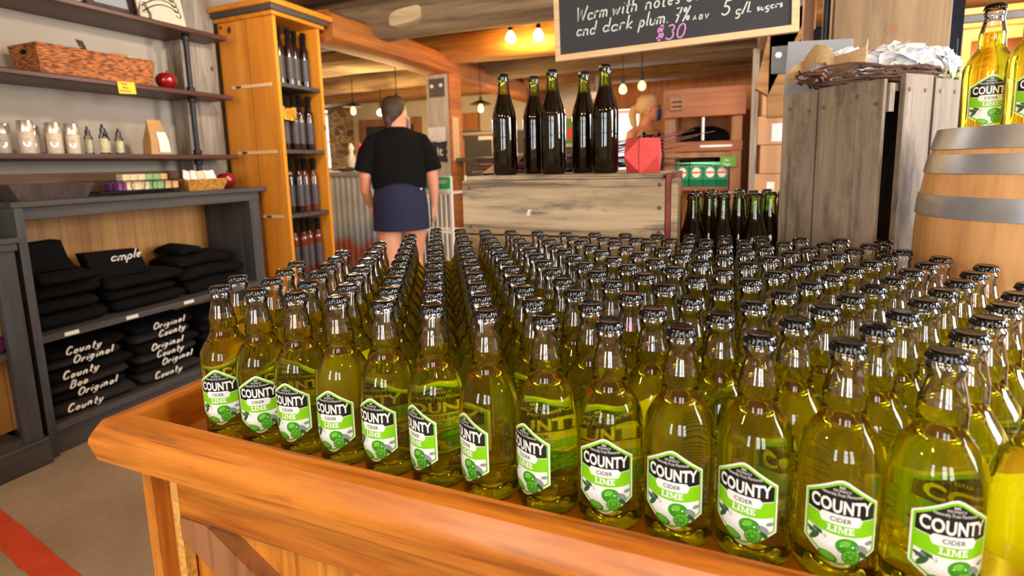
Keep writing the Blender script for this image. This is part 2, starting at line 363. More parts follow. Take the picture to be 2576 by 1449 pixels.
M['beam_x'] = wood('bulb_lit_squared_crossbeam', lin(150,92,36), lin(204,138,62), 'x', 26, .7, .4, stain=(lin(120,74,30), 3, .6))
M['ceiling'] = wood('red_brown_ceiling_boards', lin(76,50,34), lin(116,78,50), 'x', 22, .75, .2, board=.18)
M['orangewall'] = wood('orange_wall_boards', lin(150,84,26), lin(192,122,50), 'z', 24, .5, .1, board=.14, boardaxis=0)
M['redpanel'] = wood('red_brown_panel', lin(124,66,30), lin(158,90,46), 'x', 20, .5, .05)
M['brownwood'] = wood('brown_frame_wood', lin(128,82,50), lin(164,112,72), 'z', 30, .5, .05)
M['floor'] = None
M['blackmetal'] = plain('black_iron_pipe', lin(36,38,42), .42, .6, var=.2)
M['steel'] = plain('dull_grey_steel', lin(120,122,126), .42, .85, var=.12, scale=30)
M['hoop'] = plain('galvanised_hoop', lin(158,162,172), .42, .7, var=.14, scale=22)
M['barrel'] = wood('oak_staves', lin(198,142,88), lin(228,178,120), 'z', 40, .55, .1, stain=(lin(206,140,80), 6, .58), streak=.35)
M['capblack'] = plain('glossy_black_cap', lin(7,7,9), .13, .0, spec=.55)
M['cider'] = liquid('yellow_green_cider', (.985, .95, .19, 1), (.93, .89, .12, 1), .20, 1.345, ((.92, .87, .05, 1), .06))
M['clearglass'] = thin_glass('clear_bottle_glass', (.99, .995, .985, 1), (.80, .82, .80, 1), gain=2.4)
M['greenglass'] = thin_glass('dark_green_bottle_glass', (.56, .70, .09, 1), (.07, .11, .01, 1), gain=1.4)
M['darkcider'] = plain('dark_cider_in_bottle', lin(40,18,6), 1.0, spec=.0)
M['label_white'] = plain('label_white', lin(236,238,236), .35); M['label_green'] = plain('label_green', lin(128,202,14), .35)
M['label_black'] = plain('label_black', lin(22,24,26), .35); M['lime'] = plain('lime_green_print', lin(60,150,24), .35, var=.3, scale=400)
M['lime_light'] = plain('pale_lime_print', lin(112,190,60), .35); M['label_grey'] = plain('grey_leaf_print', lin(140,146,150), .35); M['label_leaf'] = plain('dark_leaf_print', lin(52,92,52), .35)
M['black'] = plain('black_fabric', lin(15,14,15), .95, var=.25, scale=60, spec=.15)
M['charcoal'] = plain('charcoal_fabric', lin(46,42,42), .95, var=.2, scale=60, spec=.15)
M['whiteprint'] = plain('white_print', lin(226,220,212), .7)
M['white'] = plain('white_paper', lin(226,224,218), .7); M['whitepaint'] = plain('white_paint', lin(222,220,214), .5)
M['paper'] = plain('kraft_paper', lin(186,142,88), .75, var=.12, scale=14); M['carton'] = plain('brown_carton', lin(180,134,94), .8, var=.05, scale=5)
M['yellowcard'] = plain('yellow_card', lin(240,196,30), .6); M['redink'] = plain('red_ink', lin(196,60,30), .6); M['ink'] = plain('dark_ink', lin(60,50,30), .6)
M['wicker'] = None
M['redapple'] = plain('glossy_red_apple', lin(140,14,20), .2, coat=.6, var=.25, scale=14); M['stem'] = plain('brown_stem', lin(70,48,28), .8)
M['tin'] = plain('brushed_white_tin', lin(214,206,198), .25, .75); M['tinlabel'] = plain('cream_tin_label', lin(206,190,168), .5, var=.12, scale=90)
M['amber'] = plain('cream_bottle_label', lin(196,190,150), .5, var=.25, scale=70); M['clearplastic'] = thin_glass('clear_plastic', (.9,.9,.88,1), (.5,.5,.5,1))
M['darktray'] = wood('dark_bark_tray', lin(46,38,34), lin(84,70,64), 'z', 40, .8, .3)
M['soap_cream'] = plain('cream_soap_wrap', lin(222,204,164), .6, var=.15, scale=60); M['soap_purple'] = plain('purple_soap_wrap', lin(130,60,140), .6, var=.35, scale=60); M['soap_green'] = plain('green_soap_wrap', lin(132,172,112), .6, var=.1, scale=60); M['soap_tan'] = plain('tan_soap_wrap', lin(206,168,112), .6, var=.15, scale=60)
M['burlap'] = None
M['twig'] = plain('brown_twig', lin(84,58,42), .85, var=.35, scale=30); M['twigcut'] = plain('pinkish_stick', lin(140,98,88), .85, var=.25, scale=30)
M['redblock'] = plain('coral_red_paint', lin(222,76,74), .7, var=.05, scale=12)
M['petal'] = plain('white_silk_petal', lin(226,228,240), .6); M['blossom'] = plain('greenish_white_blossom', lin(220,232,180), .7); M['greenleaf'] = plain('green_sprig', lin(120,160,50), .7)
M['slate'] = plain('black_slate', lin(44,46,52), .6, var=.15); M['slategrey'] = plain('grey_board', lin(150,152,158), .6)
M['chalkboard'] = plain('blackboard', lin(52,52,56), .75, var=.12, scale=6); M['frame'] = wood('pale_pine_frame', lin(214,172,122), lin(240,206,160), 'x', 30, .5, .04)
M['chalk'] = plain('white_chalk', lin(222,226,220), .95); M['pinkchalk'] = plain('pink_chalk', lin(216,150,206), .95)
M['navy'] = plain('navy_fabric', lin(20,24,40), .9, var=.2, scale=40); M['skirt'] = plain('navy_skirt_fabric', lin(22,25,56), .85, var=.12, scale=90)
M['skin'] = plain('skin', lin(206,142,112), .55, var=.04, scale=30); M['hair'] = plain('brown_hair', lin(56,34,18), .6, var=.3, scale=80, bump=.3); M['blond'] = plain('blond_hair', lin(196,164,116), .5, var=.15, scale=80, bump=.3)
M['mask'] = plain('blue_mask', lin(40,70,170), .7); M['eye'] = plain('dark_iris', lin(40,28,20), .3); M['shoe'] = plain('dark_shoe', lin(30,28,28), .6)
M['corr'] = None
M['teabag'] = plain('green_foil_pouch', lin(20,122,84), .28, .35, var=.2, scale=30); M['pouchlabel'] = plain('pouch_label', lin(226,224,200), .5, var=.08, scale=60); M['greencard'] = plain('green_card', lin(84,150,48), .6); M['greensign'] = plain('green_sign', lin(50,170,70), .6)
M['stone'] = None
M['bulb'] = glowing('lit_bulb', (1.0, .60, .20, 1), 3.0); M['bulbcold'] = glowing('bright_lit_bulb', (1.0, .70, .30, 1), 6.0)
M['wineglass'] = plain('dark_wine_bottle', lin(34,18,16), .12, spec=.6, coat=.6); M['rose'] = plain('amber_wine_bottle', lin(96,40,24), .12, spec=.6, coat=.6); M['winelabel'] = plain('grey_wine_label', lin(62,54,56), .5, var=.15, scale=40)
M['grey'] = plain('grey_appliance', lin(128,118,108), .45, .3); M['window'] = thin_glass('window_glass', (.97,.98,.98,1), (.8,.85,.85,1))
M['purple'] = plain('purple_fabric', lin(90,20,70), .95, var=.2, scale=60); M['tape'] = plain('orange_red_floor_tape', lin(206,70,34), .7, var=.1, scale=12)
M['goldfoil'] = plain('gold_foil', lin(214,170,70), .25, .9, var=.5, scale=90, bump=.8)
M['bottletext'] = plain('dark_print_on_glass', lin(40,40,14), .5)
M['yellowdrink'] = plain('pale_liquor', lin(200,190,120), .3)

def floor_mat():
    m, nt, b = new_mat('worn_concrete'); L = nt.links
    tc = N(nt, 'ShaderNodeTexCoord'); a = N(nt, 'ShaderNodeTexNoise'); a.inputs['Scale'].default_value = 2.2; a.inputs['Detail'].default_value = 9; a.inputs['Roughness'].default_value = .6
    c = N(nt, 'ShaderNodeTexNoise'); c.inputs['Scale'].default_value = 45; c.inputs['Detail'].default_value = 6
    L.new(tc.outputs['Object'], a.inputs['Vector']); L.new(tc.outputs['Object'], c.inputs['Vector'])
    r = N(nt, 'ShaderNodeValToRGB'); r.color_ramp.elements[0].position = .3; r.color_ramp.elements[1].position = .7; r.color_ramp.elements[0].color = lin(162,138,112); r.color_ramp.elements[1].color = lin(194,170,144)
    L.new(a.outputs['Fac'], r.inputs['Fac'])
    k = N(nt, 'ShaderNodeMix', data_type='RGBA', blend_type='MULTIPLY'); k.inputs['Factor'].default_value = .35
    L.new(r.outputs['Color'], k.inputs['A']); L.new(c.outputs['Color'], k.inputs['B']); L.new(k.outputs['Result'], b.inputs['Base Color'])
    b.inputs['Roughness'].default_value = .6; return m
M['floor'] = floor_mat()
def weave(name, c1, c2, s):
    m, nt, b = new_mat(name); L = nt.links
    tc = N(nt, 'ShaderNodeTexCoord'); sp = N(nt, 'ShaderNodeMapping'); sp.inputs['Scale'].default_value = (s, s, s); L.new(tc.outputs['Object'], sp.inputs['Vector'])
    br = N(nt, 'ShaderNodeTexNoise'); br.inputs['Scale'].default_value = 1.0; br.inputs['Detail'].default_value = 3
    mp = N(nt, 'ShaderNodeMapping'); mp.inputs['Scale'].default_value = (.35, .35, 1.6); L.new(sp.outputs[0], mp.inputs['Vector']); L.new(mp.outputs[0], br.inputs['Vector'])
    r = N(nt, 'ShaderNodeValToRGB'); r.color_ramp.elements[0].position = .4; r.color_ramp.elements[1].position = .6; r.color_ramp.elements[0].color = c1; r.color_ramp.elements[1].color = c2
    L.new(br.outputs['Fac'], r.inputs['Fac']); L.new(r.outputs['Color'], b.inputs['Base Color']); b.inputs['Roughness'].default_value = .75
    bp = N(nt, 'ShaderNodeBump'); bp.inputs['Strength'].default_value = .8; bp.inputs['Distance'].default_value = .004; L.new(br.outputs['Fac'], bp.inputs['Height']); L.new(bp.outputs['Normal'], b.inputs['Normal'])
    return m
M['wicker'] = weave('brown_wicker', lin(104,52,20), lin(190,114,56), 110); M['wicker_light'] = weave('honey_wicker', lin(150,96,30), lin(214,156,70), 130); M['burlap'] = weave('tan_burlap', lin(178,140,92), lin(206,172,122), 700)
def stone_mat():
    m, nt, b = new_mat('field_stone'); L = nt.links
    tc = N(nt, 'ShaderNodeTexCoord'); v = N(nt, 'ShaderNodeTexVoronoi', feature='DISTANCE_TO_EDGE'); v.inputs['Scale'].default_value = 6
    mp = N(nt, 'ShaderNodeMapping'); mp.inputs['Scale'].default_value = (1, 1, 1.8); L.new(tc.outputs['Object'], mp.inputs['Vector']); L.new(mp.outputs[0], v.inputs['Vector'])
    v2 = N(nt, 'ShaderNodeTexVoronoi'); v2.inputs['Scale'].default_value = 6; L.new(mp.outputs[0], v2.inputs['Vector'])
    hs = N(nt, 'ShaderNodeValToRGB'); hs.color_ramp.elements[0].color = lin(96,76,58); hs.color_ramp.elements[1].color = lin(176,150,116); L.new(v2.outputs['Color'], hs.inputs['Fac'])
    r = N(nt, 'ShaderNodeValToRGB'); r.color_ramp.elements[0].position = .02; r.color_ramp.elements[1].position = .07; L.new(v.outputs['Distance'], r.inputs['Fac'])
    k = N(nt, 'ShaderNodeMix', data_type='RGBA'); L.new(r.outputs['Color'], k.inputs['Factor']); k.inputs['A'].default_value = lin(196,176,146); L.new(hs.outputs['Color'], k.inputs['B'])
    L.new(k.outputs['Result'], b.inputs['Base Color']); b.inputs['Roughness'].default_value = .9; return m
M['stone'] = stone_mat()
def corr_mat():
    m, nt, b = new_mat('rusty_galvanised_sheet'); L = nt.links
    tc = N(nt, 'ShaderNodeTexCoord'); n = N(nt, 'ShaderNodeTexNoise'); n.inputs['Scale'].default_value = 4; n.inputs['Detail'].default_value = 8; L.new(tc.outputs['Object'], n.inputs['Vector'])
    sp = N(nt, 'ShaderNodeSeparateXYZ'); L.new(tc.outputs['Object'], sp.inputs[0])
    a = N(nt, 'ShaderNodeMath', operation='MULTIPLY_ADD'); a.inputs[1].default_value = .35; L.new(n.outputs['Fac'], a.inputs[0]); L.new(sp.outputs[2], a.inputs[2])
    r = N(nt, 'ShaderNodeValToRGB'); e = r.color_ramp.elements; e[0].position = .58; e[0].color = lin(176,104,84); e[1].position = .68; e[1].color = lin(160,184,200); x = e.new(.85); x.color = lin(196,204,208); x = e.new(1.0); x.color = lin(182,188,188)
    L.new(a.outputs[0], r.inputs['Fac']); L.new(r.outputs['Color'], b.inputs['Base Color']); b.inputs['Metallic'].default_value = .35; b.inputs['Roughness'].default_value = .45; return m
M['corr'] = corr_mat()
# ------------------------------------------------------------ room shell
WX0, WX1, WY0, WY1, CZT = -6.3, 3.0, -2.8, 6.6, 2.32
mb = MB(); mb.box((WX0, WY0, -.06), (WX1, WY1, 0)); struct('floor', mb, M['floor'])
mb = MB(); mb.box((WX0, WY0, CZT), (WX1, WY1, CZT+.06)); struct('ceiling', mb, M['ceiling'])
mb = MB(); mb.box((-2.33, WY0, 0), (-2.25, 2.6, CZT)); struct('wall_left', mb, M['plaster'])
mb = MB(); mb.box((WX0-.08, 2.6, 0), (WX0, WY1, CZT)); mb.box((WX0, 2.52, 0), (-2.33, 2.6, CZT)); struct('wall_bar_side', mb, M['whiteplaster'])
# wall behind the camera with three tall windows
mb = MB(); xs = [-2.33]+[v for ab in BACK_WIN for v in ab]+[WX1+.08]
for i in range(0, len(xs), 2): mb.box((xs[i], WY0-.05, 0), (xs[i+1], WY0, CZT))
for a, b in BACK_WIN: mb.box((a, WY0-.05, 0), (b, WY0, .72)); mb.box((a, WY0-.05, 2.12), (b, WY0, CZT))
struct('wall_back', mb, M['whiteplaster'])
# right-hand wall with a window beside the table
mb = MB(); mb.box((WX1, WY0, 0), (WX1+.05, -.3, CZT)); mb.box((WX1, .6, 0), (WX1+.05, 1.9, CZT)); mb.box((WX1, 2.8, 0), (WX1+.05, WY1, CZT))
for a, b in ((-.3, .6), (1.9, 2.8)): mb.box((WX1, a, 0), (WX1+.05, b, .85)); mb.box((WX1, a, 2.05), (WX1+.05, b, CZT))
struct('wall_right', mb, M['whiteplaster'])
def window(n, p0, p1, nx, nz, axis, th=.05):
    """a window in an opening from p0 to p1 lying across the given axis ('x' = pane runs along x)"""
    root = bpy.data.objects.new('window_%d' % n, None); col.objects.link(root); root.location = (p0[0], p0[1], p0[2]); root['kind'] = 'structure'
    mb = MB(); w = .035
    def bar(u0, u1, z0, z1):
        if axis == 'x': mb.box((u0, p0[1]-th/2, z0), (u1, p0[1]+th/2, z1))
        else: mb.box((p0[0]-th/2, u0, z0), (p0[0]+th/2, u1, z1))
    u0, u1 = (p0[0], p1[0]) if axis == 'x' else (p0[1], p1[1]); z0, z1 = p0[2], p1[2]
    bar(u0, u0+w, z0, z1); bar(u1-w, u1, z0, z1); bar(u0+w, u1-w, z0, z0+w); bar(u0+w, u1-w, z1-w, z1)
    for i in range(1, nx): c = u0+(u1-u0)*i/nx; bar(c-.012, c+.012, z0+w, z1-w)
    for i in range(1, nz): c = z0+(z1-z0)*i/nz; bar(u0+w, u1-w, c-.012, c+.012)
    build('window_frame', mb, M['whitepaint'], root)
    mb = MB()
    if axis == 'x': mb.box((u0+w, p0[1]-.003, z0+w), (u1-w, p0[1]+.003, z1-w))
    else: mb.box((p0[0]-.003, u0+w, z0+w), (p0[0]+.003, u1-w, z1-w))
    build('window_pane', mb, M['window'], root)
for i, (a, b) in enumerate(BACK_WIN): window(i+1, (a, WY0-.025, .72), (b, WY0-.025, 2.12), 2, 3, 'x')
window(4, (WX1+.025, -.3, .85), (WX1+.025, .6, 2.05), 2, 3, 'y')
window(7, (WX1+.025, 1.9, .85), (WX1+.025, 2.8, 2.05), 2, 3, 'y')
# far wall with two windows
FW = [(-5.68, -5.30, 1.13, 2.05), (-.74, -.40, 1.0, 1.80)]
mb = MB()
mb.box((WX0, WY1, 0), (FW[0][0], WY1+.05, CZT)); mb.box((FW[0][1], WY1, 0), (FW[1][0], WY1+.05, CZT)); mb.box((FW[1][1], WY1, 0), (WX1, WY1+.05, CZT))
for a, b, z0, z1 in FW: mb.box((a, WY1, 0), (b, WY1+.05, z0)); mb.box((a, WY1, z1), (b, WY1+.05, CZT))
struct('wall_far', mb, M['whiteplaster'])
for i, (a, b, z0, z1) in enumerate(FW): window(5+i, (a, WY1+.025, z0), (b, WY1+.025, z1), 1, 2, 'x')

# ------------------------------------------------------------ the display table
TZ = .755; S = .072; ROW = S*math.sqrt(3)/2
TX0, TX1, TY0, TY1 = -.10, 1.62, -.075, 1.24
t = thing('display_table', 'orange varnished wooden display table with raised rim holding rows of cider bottles', 'table', (.7, .55, 0))
mb = MB(); mb.box((TX0, TY0, TZ-.03), (TX1, TY1, TZ)); build('tabletop', mb, M['tray'], t)
def rail(prof, a, b, mat, out, ends):
    """rim rail from a to b; prof = (outward distance, height); mitred by ends = growth of length per outward metre at each end"""
    a = Vector(a); b = Vector(b); d = (b-a).normalized(); o = Vector(out); mb = MB()
    mb.bridge([[a+o*p[0]-d*p[0]*ends[0]+Vector((0,0,p[1])) for p in prof], [b+o*p[0]+d*p[0]*ends[1]+Vector((0,0,p[1])) for p in prof]])
    return build('rim_rail', mb, mat, t, smooth=28)
PR = [(0,.735),(0,.794),(.004,.798),(.026,.798),(.030,.796),(.040,.779),(.043,.772),(.044,.765),(.038,.738),(.034,.735)]
rail(PR, (TX0, TY0, 0), (TX1, TY0, 0), M['table'], (0,-1,0), (1,1))
rail(PR, (TX0, TY1, 0), (TX0, TY0, 0), M['table_y'], (-1,0,0), (1,1))
rail(PR, (TX1, TY0, 0), (TX1, TY1, 0), M['table_y'], (1,0,0), (1,1))
rail(PR, (TX1, TY1, 0), (TX0, TY1, 0), M['table'], (0,1,0), (1,1))
def leg(x, y, sx):
    mb = MB(); mb.box((x, y, 0), (x+sx*.02, y+.045, .735), .001); return build('leg', mb, M['table_v'], t)
leg(-.092, -.085, 1); leg(1.612, -.085, -1); leg(-.092, 1.19, 1); leg(1.612, 1.19, -1)
mb = MB(); mb.box((-.072, -.044, .08), (-.056, -.06, .733)); build('panel_edge', mb, M['plywood'], t)['label'] = 'rough pale plywood edge strip'
mb = MB(); mb.box((-.088, -.040, .06), (1.608, -.028, .734)); mb.box((-.088, -.028, .06), (-.076, 1.20, .734)); mb.box((1.596, -.028, .06), (1.608, 1.20, .734)); mb.box((-.076, 1.19, .06), (1.596, 1.202, .734)); build('panel', mb, M['table_v'], t)
for zz in ((.637, .733), (.06, .14)):
    mb = MB(); mb.box((-.054, -.062, zz[0]), (1.57, -.040, zz[1]), .0015); build('face_rail', mb, M['table'], t)
for x in (.75, 1.5):
    mb = MB(); mb.box((x, -.061, .14), (x+.07, -.040, .637), .0015); build('stile', mb, M['table_v'], t)
for x0, x1 in ((-.052, .75), (.82, 1.5)):
    mb = MB(); w = .054; dx, dz = x1-x0, -.42
    P = [(x0, .600), (x0, .636), (x0+.055, .636), (x1, .20), (x1, .142), (x1-.02, .142)]
    mb.bridge([[(x, -.064, z) for x, z in P], [(x, -.040, z) for x, z in P]]); build('diagonal_brace', mb, M['brownwood'], t)['label'] = 'diagonal brace across the panel'

# ------------------------------------------------------------ clear lime cider bottles
PROF = [(0,.030),(.0015,.0335),(.006,.0353),(.11,.0355),(.118,.0350),(.1263,.0334),(.134,.0298),(.140,.0262),(.146,.0222),(.151,.0196),(.156,.0184),(.165,.0184),(.176,.0180)]
NECK = [(.176,.0180),(.181,.0167),(.19,.0150),(.2005,.0129),(.2025,.0136),(.2045,.0146),(.2085,.0148),(.2105,.0140),(.2118,.0127),(.2205,.0126)]
def cap_bm(z0=.2138, r=.0148, h=.0082):
    mb = MB(); fl = lambda a, z: 1 + ((.105*abs(cos(10.5*a))-.07)*max(0, 1-(z-z0)/(h*.85)))
    mb.lathe([(z0, r*1.03), (z0+.001, r*1.04), (z0+h*.35, r*.99), (z0+h*.62, r*.955), (z0+h*.82, r*.92), (z0+h*.95, r*.85), (z0+h, r*.76), (z0+h-.0003, r*.70), (z0+h-.0003, r*.2)], seg=84, fn=fl); return mb
def label_part(parent, z0=.021, r=.0357):
    """the hexagonal printed label wrapped around the glass, facing -y"""
    H, W = .0870, .0305
    mats = ['label_white','label_green','label_black','lime','lime_light','label_grey','label_leaf']
    mb = MB(); lay = [0]
    def F(k):
        rr = r + .00009*k
        return lambda u, v: (rr*sin(u/r), -rr*cos(u/r), z0+v)
    top = lambda u, i: H-i*1.25 - abs(u)*(.0205/W) - (0.0016*max(0, 1-abs(u)/.004))
    bot = lambda u, i: i*1.3 + abs(u)*(.0195/W) + (0.0018*max(0, 1-abs(u)/.004))
    def strip(mi, k, u0, u1, lo, hi, n=26):
        mb.mi = mi; f = F(k)
        L_ = [u0+(u1-u0)*i/n for i in range(n+1)]
        A = [mb.v(f(u, lo(u))) for u in L_]; B = [mb.v(f(u, max(hi(u), lo(u)+1e-5))) for u in L_]
        for i in range(n): mb.face([A[i], A[i+1], B[i+1], B[i]])
    i1, i2, i3 = .0017, .0036, .0042
    strip(0, 0, -W, W, lambda u: bot(u, 0), lambda u: top(u, 0)); strip(1, 1, -W+i1, W-i1, lambda u: bot(u, i1), lambda u: top(u, i1)); strip(0, 2, -W+i2, W-i2, lambda u: bot(u, i2), lambda u: top(u, i2))
    blk = lambda u: .0505+.0022*(u/W)**2-.0012; gb = lambda u: .0335+.003*(u/W)**2-.001
    strip(2, 3, -W+i2, W-i2, blk, lambda u: top(u, i2)); strip(1, 3, -W+i2, W-i2, gb, lambda u: blk(u)-.0007)
    def words(mi, k, s, w, h, x, y, bold, sag=0.0):
        mb.mi = mi; f = F(k); mb.mesh2d(text2d(s, w, h, bold, 1.04), lambda a, b: f(x+a, y+b+sag*(a/W)**2))
    words(0, 5, 'COUNTY', .0485, .0122, 0, .0545, .035, .0008); words(0, 5, 'Naturally Fruit Flavoured', .031, .0030, 0, .0700, .0, .001); words(0, 5, 'MCMXCV', .0135, .0024, 0, .0740, .0); words(0, 5, 'est.', .0048, .0026, 0, .0775, .01)
    rib = lambda u: .0016*max(0, (abs(u)-.0145)/.0018)*2.6
    strip(0, 5, -.0168, .0168, lambda u: .0428+rib(u), lambda u: .0526-rib(u), 16)
    words(2, 6, 'CIDER', .0165, .0042, 0, .0455, .015); 
    mb.mi = 0; f = F(5); q = .0064; x = -.0102
    for w_, rects, polys in ((.80, ((.12,.0,.38,1),(0,0,.75,.15),(0,.87,.5,1),(.60,.15,.75,.36)), ()), (.56, ((.12,0,.38,1),(0,0,.5,.13),(0,.87,.5,1)), ()),
                             (1.26, ((.10,0,.24,1),(.84,0,1.08,1),(0,0,.36,.13),(.74,0,1.18,.13),(0,.87,.24,1),(.96,.87,1.18,1)), (((.10,1),(.36,1),(.66,.12),(.54,.12)),((.54,.12),(.66,.12),(.98,1),(.84,1)))), (.80, ((.12,0,.38,1),(0,0,.75,.15),(0,.85,.73,1),(.38,.43,.56,.57),(.60,.15,.75,.36),(.59,.66,.73,.85),(.50,.36,.58,.64)), ())):
        for a0, b0, a1, b1 in rects: mb.poly([f(x+u*q, .0352+v*q) for u, v in ((a0,b0),(a1,b0),(a1,b1),(a0,b1))])
        for P in polys: mb.poly([f(x+u*q, .0352+v*q) for u, v in P])
        x += w_*q*.96
    def blob(mi, k, cx, cy, rx, ry, rot=0, n=18):
        mb.mi = mi; f = F(k); c, s = cos(rot), sin(rot); P = []
        for i in range(n):
            a = 2*pi*i/n; x, y = rx*cos(a), ry*sin(a); P.append(mb.v(f(cx+x*c-y*s, cy+x*s+y*c)))
        o = mb.v(f(cx, cy))
        for i in range(n): mb.face([P[i], P[(i+1) % n], o])
    blob(5, 4, .018, .022, .0060, .0035, -.6); blob(5, 4, -.021, .029, .005, .0022, .5); blob(5, 4, .024, .028, .004, .002, .2)
    for q in ((-.020, .0245, .0062, .0024, .9), (-.0225, .0285, .005, .0018, -.4), (-.016, .031, .006, .0018, -.3), (.019, .0165, .005, .002, -.8)): blob(6, 5, *q)
    for i in range(6): blob(0, 6, -.011+.0028*cos(i*1.047), .0280+.0028*sin(i*1.047), .0022, .0010, i*1.047, 8)
    blob(4, 7, -.011, .0280, .0009, .0009, 0, 8)
    blob(3, 5, .0060, .0235, .0092, .0078, .1); blob(4, 6, .0045, .0262, .0042, .0030, .3); blob(3, 6, .0095, .0140, .0076, .0072); blob(4, 7, .0092, .0143, .0064, .0060)
    for i in range(8): blob(3, 8, .0092+.0036*cos(i*.785), .0143+.0034*sin(i*.785), .0019, .0010, i*.785, 8)
    blob(3, 5, -.0085, .0100, .0080, .0046, -.3); blob(4, 6, -.0085, .0106, .0062, .0032, -.3)
    o = build('front_label', mb, [M[x] for x in mats], parent, loc=(0,0,0), flip=False)
    # the lines of small print beside it
    mb = MB(); f = F(0)
    rows = ['THE COUNTY', 'CIDER COMPANY', '', 'PICTON ON', 'K0K 2T0', 'CANADA', '']
    for i, s in enumerate(rows):
        if s: mb.mesh2d(text2d(s, None, .0019, .01), lambda a, b, i=i: f(.052+a, .058-i*.0045+b))
    mb.mesh2d(text2d('6.5%', None, .0036, .02), lambda a, b: f(.052+a, .0170+b)); mb.mesh2d(text2d('ALC./VOL.', None, .0019), lambda a, b: f(.052+a, .0130+b))
    build('address_print', mb, M['bottletext'], parent, loc=(0,0,0), flip=False); mb = MB()
    for i in range(20): mb.ribbon([(-.062, .078-i*.0027), (-.044-.004*((i*7) % 3), .078-i*.0027)], .0007, f)
    build('ingredient_print', mb, M['bottletext'], parent, loc=(0,0,0), flip=False)
def make_cider_bottle():
    root = thing('cider_bottle', 'x', 'bottle', (0,0,0))
    mb = MB(); mb.lathe(PROF, seg=48); build('cider', mb, M['cider'], root, smooth=50, loc=(0,0,0))['label'] = 'yellow green cider inside the glass'
    mb = MB(); mb.lathe(NECK, seg=48, cap0=False, cap1=False); build('neck', mb, M['clearglass'], root, smooth=60, loc=(0,0,0))
    build('crown_cap', cap_bm(), M['capblack'], root, smooth=35, loc=(0,0,0))
    label_part(root); return root
ORD = ['front', 'second', 'third', 'fourth', 'fifth', 'sixth', 'seventh', 'eighth', 'ninth', 'tenth', 'eleventh', 'twelfth', 'thirteenth', 'fourteenth', 'fifteenth', 'sixteenth']
ORDN = ['first']+ORD[1:]
proto_bottle = make_cider_bottle(); _used = [False]
def place_bottle(x, y, z, ang, label, group):
    if not _used[0]: o = proto_bottle; _used[0] = True
    else: o = copy_tree(proto_bottle)
    o.location = (x, y, z)
    o.rotation_euler.z = math.atan2(CX-x, y-CY_) + ang
    o['label'] = label; o['group'] = group; return o
FRONT = [-27, -17, -37, -32, -37, -52, -53, -45, -9, -10, -14, 5, 26, 175]
BARREL = (1.176, .62)
for j in range(12):
    off = -S/2 if j % 2 else 0.0
    for n in range(18):
        x = off + n*S; y = j*ROW
        if math.hypot(x-BARREL[0], y-BARREL[1]) < .2065 or x > 1.05 and j > 6 or j == 10 and n > 13 or j == 11 and n > 14: continue
        v_ = Vector((x-CX, y-CY_, TZ+.2-CZ)); d_ = v_.dot(cf)
        if 1288+1328*v_.dot(cr)/d_ > 2650 and j > 0 or j == 0 and n > 13: continue
        ang = R(FRONT[n]) if j == 0 else R(random.choice((-40, -15, 10, 0, 25, 60, 160, -120)))
        if j == 0: x += random.uniform(-.0004, .0004)
        lab = 'lime cider bottle, %s row on the table, %s from the clothing-shelf end' % (ORD[j]+(' row back' if 0 else '') if j else 'front', ORDN[n])
        if j == 0 and n == 0: lab = 'corner lime cider bottle at the clothing-shelf end of the front row'
        place_bottle(x, y, TZ+.0002, ang, lab, 'lime cider bottles in rows on the table')
# ------------------------------------------------------------ clothing shelf wall (lower cabinet, wall shelves, pine tower)
XW = -2.25
t = thing('clothing_cabinet', 'long grey painted open cabinet with worktop, stacked with folded black clothing', 'cabinet', (-2.0, 1.2, 0))
mb = MB(); mb.box((XW, .60, 1.022), (-1.845, 1.815, 1.046), .004); build('worktop', mb, M['greypaint'], t)
mb = MB(); mb.box((-1.885, .61, .972), (-1.862, 1.77, 1.022), .003); build('apron', mb, M['greypaint'], t)
mb = MB(); mb.box((XW, 1.70, 0), (-1.862, 1.765, .972)); build('end_panel', mb, M['greypaint_v'], t)
mb = MB(); mb.box((XW, .60, 0), (-1.83, .628, 1.022)); build('end_panel', mb, M['greypaint_v'], t)
mb = MB(); mb.box((XW, .628, .14), (XW+.015, 1.70, 1.022)); build('back_boards', mb, M['pine_back'], t)
mb = MB(); mb.box((XW+.015, .628, .478), (-1.832, 1.70, .505), .003); build('shelf', mb, M['greypaint'], t)
mb = MB(); mb.box((XW, .628, .10), (-1.836, 1.70, .13), .003); build('shelf', mb, M['greypaint'], t)
mb = MB(); mb.box((-1.875, .628, 0), (-1.85, 1.70, .10)); build('toe_kick', mb, M['greypaint'], t)
for y in (.731, .974, 1.251):
    mb = MB(); mb.box((-1.8318, y-.026, .484), (-1.8305, y+.026, .500)); 
    solo('price_tag', mb, M['white'], {.731:'white price tag on the shelf edge nearest the corner cabinet', .974:'white price tag midway along the clothing shelf edge', 1.251:'white price tag on the shelf edge nearest the pine tower'}[y], 'tag', 'price tags on the clothing shelf')
